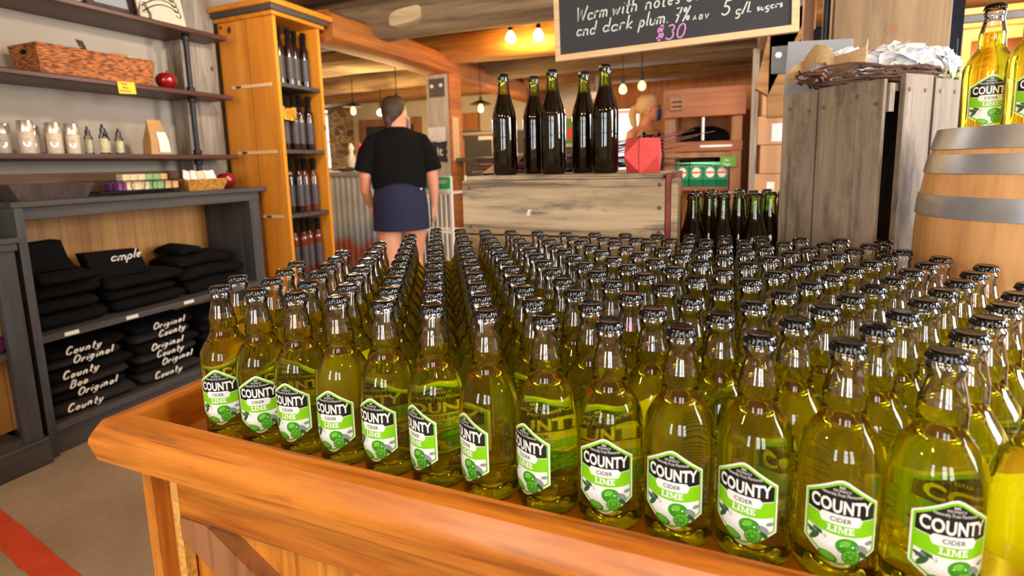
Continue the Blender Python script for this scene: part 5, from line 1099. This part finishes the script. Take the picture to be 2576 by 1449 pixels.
t = thing('cage_lamp_rail', 'black pipe with two glowing bulbs under the orange-lit beam', 'lamp', (-.8, 3.56, 2.15)); mb = MB(); mb.tube([(-1.06, 3.50, 2.262), (-.45, 3.62, 2.262), (.3, 3.65, 2.262)], .010, 8); build('pipe', mb, M['blackmetal'], t)
for x, y in ((-.955, 3.525), (-.735, 3.565)):
    mb = MB(); mb.lathe([(2.19,.018),(2.25,.02),(2.262,.01)], (x, y, 0), 12); build('socket', mb, M['blackmetal'], t)
    mb = MB(); mb.lathe([(2.095,.006),(2.102,.026),(2.125,.042),(2.15,.040),(2.19,.016)], (x, y, 0), 16); build('bulb', mb, M['bulbcold'], t, smooth=60); point_light('lamp_glow', (x, y-.02, 2.06), 13, (1, .56, .16), .03)
# unseen bulbs over the near half; last three added to brighten the back
for i, (x, y) in enumerate(((-.9,-.9), (.1,-1.1), (1.1,-1.0), (2.0,-.2), (-1.0,1.5), (.45,2.0), (1.9,2.1))):
    pendant(x, y, 2.02, ('unseen hanging bulb with flat shade above the shop, %s along the string' % ORDN[i]), power=(20 if y < 0 else 34), tint=WARM if y < 0 else SOFTWARM)

# ------------------------------------------------------------ shirt stand, cartons and wood at the back
mb = MB(); mb.box((.275, 3.72, 0), (WX1-.001, 3.76, 1.66)); struct('wall_partition', mb, M['orangewall'])
t = thing('display_stand', 'brown wooden display stand with hanging black shirt and green pouches', 'stand', (.52, 3.45, 0))
for x0, x1 in ((.265, .335), (.690, .757)):
    mb = MB(); mb.box((x0, 3.30, 0), (x1, 3.36, 1.60), .003); build('post', mb, M['brownwood'], t); mb = MB(); mb.box((x0, 3.62, 0), (x1, 3.68, 1.60), .003); build('post', mb, M['brownwood'], t)
mb = MB(); mb.box((.262, 3.272, 1.425), (.775, 3.299, 1.615), .006); build('header_panel', mb, M['redpanel'], t)
mb = MB(); mb.box((.336, 3.64, .30), (.689, 3.655, 1.60)); build('back_boards', mb, M['orangewall'], t)
mb = MB(); mb.box((.262, 3.29, 1.195), (.762, 3.43, 1.262), .004); build('shelf', mb, M['redpanel'], t)
mb = MB(); mb.box((.336, 3.31, .930), (.689, 3.64, .955), .004); build('shelf', mb, M['redpanel'], t)
mb = MB(); mb.box((.336, 3.302, 1.155), (.689, 3.33, 1.190)); build('shelf_lip', mb, M['brownwood'], t)
mb = MB(); mb.box((.305, 3.255, 1.472), (.392, 3.2715, 1.560), .002); build('louvre_block', mb, M['brownwood'], t)
for z in (1.497, 1.527):
    mb = MB(); mb.box((.315, 3.2535, z-.004), (.382, 3.2548, z+.004)); build('louvre_slot', mb, M['black'], t)
for x, z in ((.735, 1.54), (.735, 1.47), (.34, 1.445)):
    mb = MB(); mb.lathe([(0,.008),(.004,.006)], (0,0,0), 8); mb.xform(Matrix.Translation((x, 3.272, z)) @ Matrix.Rotation(pi/2, 4, 'X')); build('screw_head', mb, M['steel'], t)
mb = MB(); mb.tube([(.515, 3.285, 1.268), (.515, 3.285, 1.42)], .009, 10); build('chrome_rod', mb, M['whitepaint'], t); mb = MB(); mb.box((.50, 3.2885, 1.222), (.70, 3.2898, 1.236)); build('shelf_strip', mb, M['white'], t)
def shirt(name, label, cx, y, ztop, w, h, mat, cat='shirt', dep=.035, lean=0):
    t = thing(name, label, cat, (cx, y, ztop-h)); prof = [(-.16,0),(-.44,-.10*1.0),(-.50,-.22),(-.50,-.55),(-.49,-1.0*h/w),(.49,-1.0*h/w),(.50,-.55),(.50,-.22),(.44,-.10),(.16,0),(.08,-.035),(-.08,-.035)]
    mb = MB(); n = len(prof); fr = [(cx+px*w, y-dep*(1-(2*px)**2*.7), ztop+pz*w) for px, pz in prof]; bk = [(cx+px*w, y+dep*(1-(2*px)**2*.7), ztop+pz*w) for px, pz in prof]
    mb.bridge([fr, bk]); bmesh.ops.bevel(mb.bm, geom=mb.bm.edges[:], offset=.006, segments=2, affect='EDGES'); build('garment', mb, M[mat], t, smooth=60)
    mb = MB(); mb.tube([(cx-.20*w, y, ztop-.02), (cx, y, ztop+.03), (cx+.20*w, y, ztop-.02)], .006, 6); mb.tube([(cx, y, ztop+.03), (cx, y, ztop+.07), (cx+.02, y, ztop+.085), (cx+.03, y, ztop+.07)], .003, 6); build('hanger', mb, M['steel'], t); return t
shirt('black_shirt', 'black shirt hanging in the brown display stand', .515, 3.53, 1.375, .33, .40, 'black', dep=.03)
def pouch(x, lab):
    t = thing('tea_pouch', lab, 'pouch', (x, 3.345, .9555), 'green pouches on the display stand'); z0 = .9555; mb = MB()
    rr = lambda z, d, w: [(x-w, 3.345-d, z), (x+w, 3.345-d, z), (x+w, 3.345+d, z), (x-w, 3.345+d, z)]
    mb.bridge([rr(z0, .022, .042), rr(z0+.05, .026, .043), rr(z0+.14, .012, .043), rr(z0+.168, .003, .043)]); build('pouch_body', mb, M['teabag'], t)
    mb = MB(); mb.poly([(x+.028*cos(k*.5236), 3.345-.0262+.004*max(0, sin(k*.5236)), z0+.098+.035*sin(k*.5236)) for k in range(12)]); build('pouch_label', mb, M['pouchlabel'], t)
    mb = MB(); mb.box((x-.030, 3.3175, z0+.092), (x+.030, 3.3183, z0+.104)); build('label_band', mb, M['redblock'], t)
for i, x in enumerate((.385, .477, .566, .642)): pouch(x, 'green foil pouch on the display stand, %s from the fair-haired person' % ORDN[i])
t = thing('green_price_sign', 'small green card sign in front of the pouches', 'sign', (.68, 3.29, 1.09)); mb = MB(); mb.box((.628, 3.282, 1.090), (.728, 3.287, 1.155), .001); build('card', mb, M['greencard'], t); mb = MB(); mb.tube([(.678, 3.289, .956), (.678, 3.289, 1.12)], .003, 6); build('stem', mb, M['steel'], t)
mb = MB(); f = lambda u, v: (u, 3.2812, v); hand(mb, 'tea', .655, 1.128, .016, .003, f); hand(mb, 'bags', .645, 1.100, .020, .003, f); build('lettering', mb, M['whiteprint'], t, flip=False)
mb = MB(); mb.box((.793, 2.885, 0), (.828, 2.92, 1.76), .002); struct('post_2', mb, M['crate_v'])
# stack of cartons
zc = [0.0, .21, .42, .63, .845, 1.042, 1.222, 1.402]; hc = [.208, .208, .208, .213, .195, .178, .178, .172]
for i, (z, h) in enumerate(zip(zc, hc)):
    x0 = .845+.018*((i*3) % 2)-(.012 if i == 4 else 0); t = thing('carton', 'brown carton in the tall stack by the pale stud, %s from the floor' % ORDN[i], 'box', (1.03, 3.36, z+.0005), 'stacked brown cartons')
    mb = MB(); mb.box((x0, 3.20, z+.0008), (x0+.38, 3.55, z+h), .003); build('box_body', mb, M['carton'], t)
    lw = [None, None, None, None, (.075,.045,.03,.145), None, (.080,.07,.02,.13), (.075,.045,.0,.16)][i]
    if lw: mb = MB(); mb.box((x0+lw[0], 3.1985, z+lw[2]), (x0+lw[0]+lw[1], 3.1995, z+lw[3])); build('label', mb, M['white'], t)
mb = MB(); mb.box((.842, 3.18, 1.60), (1.30, 3.56, 1.64)); mb.box((.842, 3.50, .0), (.843, 3.56, 1.60)); struct('trim_5', mb, M['log_l'])
log('beam_9', 1.0, 3.70, .94, 1.98, .10, .10, 'log_y', .7, .03, 44, axis='y')
mb = MB(); mb.hull8([(.80,2.56,1.50),(.86,2.56,1.46),(.86,2.64,1.46),(.80,2.64,1.50),(.885,2.56,1.93),(1.06,2.56,1.93),(1.06,2.64,1.93),(.885,2.64,1.93)]); 
mb.box((.86, 2.56, 1.35), (1.06, 2.64, 1.93)); struct('post_3', mb, M['log_l'])
plate('steel_bracket', 'grey steel plate with two bolts on the brown post above the cartons', 2.56, .87, .99, 1.565, 1.70, ((.90, 1.655), (.965, 1.66)))
# big plank post behind the crate, navy garments and pipe
mb = MB(); mb.box((.972, 1.42, 0), (1.268, 1.50, CZT-.001), .004); struct('post_4', mb, M['barnpost'])
mb = MB(); c = Vector((1.128, 1.4195, 1.515)); mb.poly([(c.x+.021*cos(k*.3927), c.y-.0004, c.z+.021*sin(k*.3927)) for k in range(16)]); mb.mi = 1; mb.poly([(c.x+.013*cos(k*.3927), c.y-.0009, c.z+.013*sin(k*.3927)) for k in range(16)]); o = build('knot', mb, [M['barnpost'], M['brownwood']], bpy.data.objects['post_4'])
mb = MB(); mb.tube([(.955, 1.45, 0), (.955, 1.45, CZT-.002)], .011, 10); solo('black_pipe', mb, M['blackmetal'], 'black vertical pipe beside the big brown plank post', 'pipe', smooth=60)
mb = MB(); mb.box((.905, 1.56, 0), (.935, 1.62, CZT-.002)); struct('trim_6', mb, M['brownwood'])
shirt('navy_shirt', 'navy shirt hanging behind the big plank post above the upright crate', 1.145, 1.78, 1.64, .50, .80, 'navy', dep=.05)
shirt('navy_shirt', 'navy shirt hanging high behind the plank post, on the barrel side', 1.30, 1.92, 2.02, .30, .75, 'navy', dep=.05)
t = thing('grey_board', 'grey board leaning behind the flower wreath', 'board', (.88, 1.06, 1.29)); mb = MB(); mb.obox((.895, 1.105, 1.372), (.15, .008, .15), Matrix.Rotation(R(-12), 3, 'X') @ Matrix.Rotation(R(3), 3, 'Y'), .001); build('panel', mb, M['slategrey'], t)
# second pine tower at the edge of the picture
t = thing('far_pine_tower', 'orange pine shelf tower behind the cider bottles on the barrel', 'cabinet', (2.0, 3.1, 0))
mb = MB(); mb.box((1.74, 2.92, 0), (1.765, 3.3, 1.76)); build('side_panel', mb, M['pine'], t); mb = MB(); mb.box((2.36, 2.92, 0), (2.385, 3.3, 1.76)); build('side_panel', mb, M['pine'], t); mb = MB(); mb.box((1.765, 3.28, 0), (2.36, 3.3, 1.76)); build('back_panel', mb, M['pine'], t)
mb = MB(); mb.box((1.765, 2.921, 0), (1.80, 2.945, 1.76)); build('face_stile', mb, M['pine'], t); mb = MB(); mb.box((1.80, 2.921, 1.70), (2.36, 2.945, 1.76)); build('face_rail', mb, M['pine'], t)
for z in (1.30, .9, .5, .1): mb = MB(); mb.box((1.765, 2.95, z), (2.36, 3.28, z+.022)); build('shelf', mb, M['pine_trim'], t)
for z0, z1, g, m in ((1.76, 1.785, .02, 'pine_trim'), (1.785, 1.82, .035, 'greypaint'), (1.82, 1.85, .05, 'pine_trim')): mb = MB(); mb.box((1.74-g, 2.92-g, z0), (2.385+g, 3.31, z1), .003); build('crown_moulding', mb, M[m], t)
# ------------------------------------------------------------ people
def loft(mb, stations, seg=20):
    """closed body segment through (centre, half-width vector, half-depth vector) stations"""
    rings = []
    for c, u, v in stations:
        c, u, v = Vector(c), Vector(u), Vector(v); rings.append([c+u*cos(2*pi*k/seg)+v*sin(2*pi*k/seg) for k in range(seg)])
    mb.bridge(rings)
def limb(mb, pts, rad, seg=14): mb.tube(pts, rad, seg)
def fuse(o, voxel, sm=4):
    r = o.modifiers.new('fuse', 'REMESH'); r.mode = 'VOXEL'; r.voxel_size = voxel; r.use_smooth_shade = True
    s = o.modifiers.new('soften', 'SMOOTH'); s.iterations = sm; s.factor = .5
    return o
X_, Y_ = Vector((1,0,0)), Vector((0,1,0))
def hand_bm(mb, w, d, palm, k=1.0, mirror=1):
    """relaxed hand hanging from wrist w along d; palm = direction the palm faces"""
    w, d, palm = Vector(w), Vector(d).normalized(), Vector(palm).normalized(); s = d.cross(palm).normalized()*mirror
    loft(mb, [(w-d*.01, s*.024*k, palm*.018*k), (w+d*.03*k, s*.034*k, palm*.016*k), (w+d*.07*k, s*.040*k, palm*.014*k), (w+d*.092*k, s*.037*k, palm*.011*k)], 14)
    for off, L in ((.030, .062), (.0105, .072), (-.0095, .068), (-.0285, .052)):
        b = w+d*.085*k+s*off*k; p1 = b+d*L*.45*k+palm*.006*k; p2 = b+d*L*.75*k+palm*.017*k; p3 = b+d*L*.95*k+palm*.030*k
        mb.tube([b-d*.012, b, p1, p2, p3], [.0085*k, .0088*k, .0082*k, .0074*k, .0055*k], 8)
    b = w+d*.028*k+s*.026*k; mb.tube([b, b+d*.03*k+s*.020*k+palm*.008*k, b+d*.055*k+s*.026*k+palm*.016*k, b+d*.072*k+s*.024*k+palm*.022*k], [.013*k, .0115*k, .0095*k, .006*k], 8)
def head_bm(mb, c, turn=0.0, sc=1.0):
    """head centred at eye height c, facing local +y turned by an angle about z"""
    Q = Matrix.Rotation(turn, 3, 'Z'); P = lambda x, y, z: Vector(c)+Q @ (Vector((x, y, z))*sc)
    D = lambda x, y, z: Q @ (Vector((x, y, z))*sc)
    loft(mb, [(P(0,.0,.118), D(.012,0,0), D(0,.014,0)), (P(0,-.004,.112), D(.040,0,0), D(0,.050,0)), (P(0,-.008,.095), D(.060,0,0), D(0,.076,0)), (P(0,-.010,.06), D(.074,0,0), D(0,.094,0)), (P(0,-.008,.02), D(.077,0,0), D(0,.098,0)), (P(0,-.002,-.02), D(.074,0,0), D(0,.092,0)), (P(0,.010,-.06), D(.064,0,0), D(0,.080,0)), (P(0,.030,-.092), D(.048,0,0), D(0,.056,0)), (P(0,.046,-.112), D(.028,0,0), D(0,.034,0)), (P(0,.05,-.118), D(.012,0,0), D(0,.018,0))], 24)
    mb.tube([P(0,.084,.012), P(0,.100,-.012), P(0,.112,-.030), P(0,.090,-.040)], [.008*sc, .010*sc, .014*sc, .012*sc], 8)           # nose
    mb.ball(P(0,.080,-.066), .022*sc, .012*sc, .007*sc, M=Q)                                                                      # lips
    for s in (-1, 1):
        mb.ball(P(s*.078,-.006,-.012), .008*sc, .018*sc, .031*sc, M=Q); mb.ball(P(s*.032,.074,.008), .016*sc, .014*sc, .010*sc, M=Q)   # ears, eyelids
def eyes(parent, c, turn, sc=1.0):
    Q = Matrix.Rotation(turn, 3, 'Z')
    for s in (-1, 1):
        mb = MB(); mb.ball(Vector(c)+Q @ (Vector((s*.032, .083, .008))*sc), .010*sc, .008*sc, .006*sc, M=Q); build('eye', mb, M['eye'], parent, smooth=180, loc=(0,0,0))
# --- walking person seen from behind (local +y = the way they walk)
p1 = thing('person', 'person in black t-shirt and navy skirt walking away past the pine tower', 'person', (-1.545, 2.745, 0)); p1.rotation_euler.z = R(34)
mb = MB()
loft(mb, [((0,0,.72),X_*.15,Y_*.12), ((0,0,.80),X_*.175,Y_*.140), ((0,-.005,.90),X_*.180,Y_*.145), ((0,0,1.0),X_*.180,Y_*.130), ((0,.005,1.10),X_*.172,Y_*.120), ((0,.005,1.22),X_*.180,Y_*.118), ((0,.0,1.32),X_*.175,Y_*.105), ((0,-.005,1.375),X_*.125,Y_*.080), ((0,-.005,1.42),X_*.075,Y_*.062), ((0,0,1.48),X_*.058,Y_*.060), ((0,.01,1.53),X_*.055,Y_*.058)], 24)
head_bm(mb, (0,.03,1.525), R(-38), .97)
for s in (-1, 1):
    limb(mb, [(s*.140,0,1.345), (s*.190,-.005,1.30), (s*.222,-.01,1.20), (s*.238,-.01,1.08), (s*.246,.005+.02*(s<0),.98), (s*(.248 if s > 0 else .215),.03+.07*(s<0),.865)], [.050,.056,.052,.046,.039,.027])
    hand_bm(mb, (s*(.249 if s > 0 else .214),.032+.075*(s<0),.862), (s*.01,.10,-1), (-s,.15,0), 1.0, 1 if s < 0 else -1)
    yo = .10*s
    limb(mb, [(s*.092,0,.80), (s*.092,.01+yo*.3,.64), (s*.088,.015+yo*.6,.47), (s*.086,yo*.6-.01,.32), (s*.084,yo*.5-.03,.12), (s*.084,yo*.5-.03,.055)], [.098,.088,.062,.056,.038,.036])
    mb.tube([(s*.084,yo*.5-.06,.045), (s*.088,yo*.5+.02,.040), (s*.094,yo*.5+.11,.032), (s*.096,yo*.5+.15,.028)], [.036,.042,.040,.026], 12)
body = fuse(build('body', mb, M['skin'], p1, loc=(0,0,0)), .006, 5)
eyes(p1, (0,.03,1.525), R(-38), .97)
mb = MB()
loft(mb, [((0,.0,.985),X_*.192,Y_*.140), ((0,.0,1.0),X_*.196,Y_*.144), ((0,.004,1.10),X_*.205,Y_*.146), ((0,.005,1.22),X_*.208,Y_*.140), ((0,.0,1.32),X_*.195,Y_*.122), ((0,-.005,1.375),X_*.150,Y_*.094), ((0,-.005,1.410),X_*.098,Y_*.076), ((0,-.005,1.428),X_*.078,Y_*.068)], 26)
for s in (-1, 1): limb(mb, [(s*.09,0,1.355), (s*.165,-.004,1.325), (s*.212,-.008,1.245), (s*.240,-.010,1.125), (s*.243,-.010,1.110)], [.055,.066,.070,.074,.07], 16)
fuse(build('t_shirt', mb, M['black'], p1, loc=(0,0,0)), .008, 3)
mb = MB(); n = 40; rings = []
for z, a, b in ((1.03,.176,.142), (1.0,.180,.150), (.92,.194,.166), (.84,.202,.172), (.76,.204,.170), (.70,.206,.166), (.688,.207,.166)):
    rings.append([(a*cos(2*pi*k/n)*(1+.012*sin(7*2*pi*k/n)*(1.03-z)*3), b*sin(2*pi*k/n)*(1+.015*sin(5*2*pi*k/n)*(1.03-z)*3), z) for k in range(n)])
mb.bridge(rings, cap0=True, cap1=True); build('skirt', mb, M['skirt'], p1, smooth=180, loc=(0,0,0))
mb = MB(); mb.poly([(.15+.010*cos(k*2.09+1.57), -.1565+.02, .985+.010*sin(k*2.09-1.57)) for k in range(3)]); build('skirt_badge', mb, M['white'], p1, loc=(0,-.012,0))
Q = Matrix.Rotation(R(-38), 3, 'Z'); hc_ = Vector((0,.03,1.525))
mb = MB(); PQ = lambda x, y, z: hc_+Q @ (Vector((x, y, z))*.97); DQ = lambda x, y, z: Q @ (Vector((x, y, z))*.97)
loft(mb, [(PQ(0,-.005,.132), DQ(.015,0,0), DQ(0,.018,0)), (PQ(0,-.012,.124), DQ(.050,0,0), DQ(0,.062,0)), (PQ(0,-.018,.10), DQ(.073,0,0), DQ(0,.088,0)), (PQ(0,-.024,.06), DQ(.086,0,0), DQ(0,.098,0)), (PQ(0,-.034,.02), DQ(.086,0,0), DQ(0,.092,0)), (PQ(0,-.046,-.02), DQ(.074,0,0), DQ(0,.076,0)), (PQ(0,-.056,-.06), DQ(.058,0,0), DQ(0,.052,0)), (PQ(0,-.058,-.085), DQ(.040,0,0), DQ(0,.032,0))], 24)
mb.tube([PQ(0,-.088,-.02), PQ(.0,-.098,-.06), PQ(.004,-.090,-.105), PQ(.008,-.075,-.13)], [.034,.032,.024,.010], 10)
fuse(build('hair', mb, M['hair'], p1, loc=(0,0,0)), .007, 3)
mb = MB(); mb.tube([PQ(.084,-.01,.0), PQ(.080,.04,-.035), PQ(.060,.085,-.045)], .0018, 5); mb.bridge([[PQ(x, .062+.052*math.sqrt(max(0,1-(x/.075)**2)), z) for x in (-.062,-.04,-.015,.015,.04,.062)] for z in (-.018,-.045,-.075,-.105)], closed=False); build('face_mask', mb, M['white'], p1, smooth=180, loc=(0,0,0))
for s in (-1, 1):
    yo = .10*s*.5; mb = MB(); loft(mb, [((s*.09,yo+.03,.0),X_*.044,Y_*.135), ((s*.09,yo+.03,.022),X_*.050,Y_*.140), ((s*.088,yo+.015,.055),X_*.046,Y_*.118), ((s*.085,yo-.025,.095),X_*.043,Y_*.052)], 18); build('shoe', mb, M['shoe'], p1, smooth=60, loc=(0,0,0))
mb = MB(); mb.tube([(-.217+.031*cos(a), .098+.031*sin(a), .885) for a in [2*pi*i/16 for i in range(17)]], .006, 6); build('wristband', mb, M['black'], p1, loc=(0,0,0))
# --- fair-haired person in a tank top and blue mask (local +y = facing)
p2 = thing('person', 'fair-haired person in black tank top and blue face mask beyond the red block', 'person', (-.078, 4.85, 0)); p2.rotation_euler.z = R(-125)
mb = MB()
loft(mb, [((0,0,.78),X_*.14,Y_*.11), ((0,0,.88),X_*.180,Y_*.13), ((0,0,.98),X_*.175,Y_*.125), ((0,0,1.10),X_*.145,Y_*.105), ((0,.005,1.25),X_*.160,Y_*.115), ((0,.0,1.37),X_*.180,Y_*.098), ((0,-.01,1.44),X_*.165,Y_*.076), ((0,-.012,1.485),X_*.085,Y_*.062), ((0,0,1.54),X_*.054,Y_*.055), ((0,.01,1.58),X_*.05,Y_*.052)], 24)
head_bm(mb, (0,.03,1.645), R(48), 1.0)
for s in (-1, 1):
    limb(mb, [(s*.140,-.01,1.425), (s*.195,-.012,1.40), (s*.215,-.02,1.26), (s*.225,-.01,1.12), (s*.205,.09,1.03), (s*.17,.20,.985)], [.048,.050,.043,.037,.032,.025])
    hand_bm(mb, (s*.168,.205,.983), (-s*.25,1,-.12), (0,-.1,-1), .95, 1 if s > 0 else -1)
    limb(mb, [(s*.088,0,.86), (s*.09,.01,.68), (s*.088,.015,.48), (s*.086,0,.33), (s*.084,-.02,.12), (s*.084,-.02,.055)], [.092,.080,.056,.052,.036,.034])
    mb.tube([(s*.084,-.05,.045), (s*.088,.03,.040), (s*.094,.12,.032), (s*.096,.16,.028)], [.036,.042,.040,.026], 12)
fuse(build('body', mb, M['skin'], p2, loc=(0,0,0)), .006, 5); eyes(p2, (0,.03,1.645), R(48))
mb = MB()
loft(mb, [((0,.0,.86),X_*.190,Y_*.140), ((0,.0,.98),X_*.186,Y_*.136), ((0,.0,1.10),X_*.158,Y_*.118), ((0,.005,1.25),X_*.170,Y_*.128), ((0,.008,1.35),X_*.176,Y_*.112), ((0,.004,1.39),X_*.165,Y_*.098)], 24)
for s in (-1, 1): mb.tube([(s*.095,.085,1.33), (s*.100,.060,1.40), (s*.102,-.01,1.452), (s*.10,-.07,1.40), (s*.095,-.085,1.33)], .020, 10)
fuse(build('tank_top', mb, M['black'], p2, loc=(0,0,0)), .008, 3)
mb = MB()
loft(mb, [((0,0,.70),X_*.115,Y_*.10), ((0,0,.78),X_*.18,Y_*.13), ((0,0,.90),X_*.192,Y_*.14), ((0,0,.95),X_*.185,Y_*.135)], 20)
for s in (-1, 1): limb(mb, [(s*.09,0,.85), (s*.092,.01,.66), (s*.09,.012,.46), (s*.086,-.01,.10)], [.104,.094,.074,.060], 16)
fuse(build('trousers', mb, M['black'], p2, loc=(0,0,0)), .010, 3)
hc_ = Vector((0,.03,1.645)); Q = Matrix.Rotation(R(48), 3, 'Z'); PQ = lambda x, y, z: hc_+Q @ Vector((x, y, z)); DQ = lambda x, y, z: Q @ Vector((x, y, z)); mb = MB()
loft(mb, [(PQ(0,.0,.134), DQ(.015,0,0), DQ(0,.018,0)), (PQ(0,-.008,.126), DQ(.050,0,0), DQ(0,.066,0)), (PQ(0,-.014,.10), DQ(.074,0,0), DQ(0,.093,0)), (PQ(0,-.024,.06), DQ(.086,0,0), DQ(0,.098,0)), (PQ(0,-.038,.02), DQ(.085,0,0), DQ(0,.088,0)), (PQ(0,-.052,-.02), DQ(.074,0,0), DQ(0,.066,0)), (PQ(0,-.060,-.05), DQ(.055,0,0), DQ(0,.045,0))], 24)
mb.tube([PQ(0,-.10,.02), PQ(0,-.145,.0), PQ(0,-.160,-.06), PQ(0,-.145,-.14), PQ(0,-.125,-.20)], [.03,.036,.040,.034,.014], 12)
fuse(build('hair', mb, M['blond'], p2, loc=(0,0,0)), .007, 3)
mb = MB(); mb.bridge([[PQ(x, .050+.070*math.sqrt(max(0,1-(x/.080)**2))*(1 if z > -.1 else .85), z) for x in (-.070,-.05,-.02,0,.02,.05,.070)] for z in (-.012,-.04,-.08,-.118)], closed=False); build('face_mask', mb, M['mask'], p2, smooth=180, loc=(0,0,0))
mb = MB()
for s in (-1, 1): mb.tube([PQ(s*.072,.0,.01), PQ(s*.070,.06,.012), PQ(s*.055,.092,.012), PQ(s*.034,.100,.026), PQ(s*.012,.102,.012), PQ(s*.034,.100,-.006), PQ(s*.055,.092,.010)], .0022, 5)
build('glasses', mb, M['blackmetal'], p2, loc=(0,0,0))
for s in (-1, 1):
    mb = MB(); loft(mb, [((s*.09,.04,.0),X_*.044,Y_*.135), ((s*.09,.04,.022),X_*.050,Y_*.140), ((s*.088,.025,.055),X_*.046,Y_*.118), ((s*.085,-.015,.095),X_*.043,Y_*.052)], 18); build('shoe', mb, M['shoe'], p2, smooth=60, loc=(0,0,0))
# unused prototypes never stay behind
for o in list(bpy.data.objects):
    if o.parent is None and o.get('label') == 'x':
        for c in list(o.children): bpy.data.objects.remove(c)
        bpy.data.objects.remove(o)
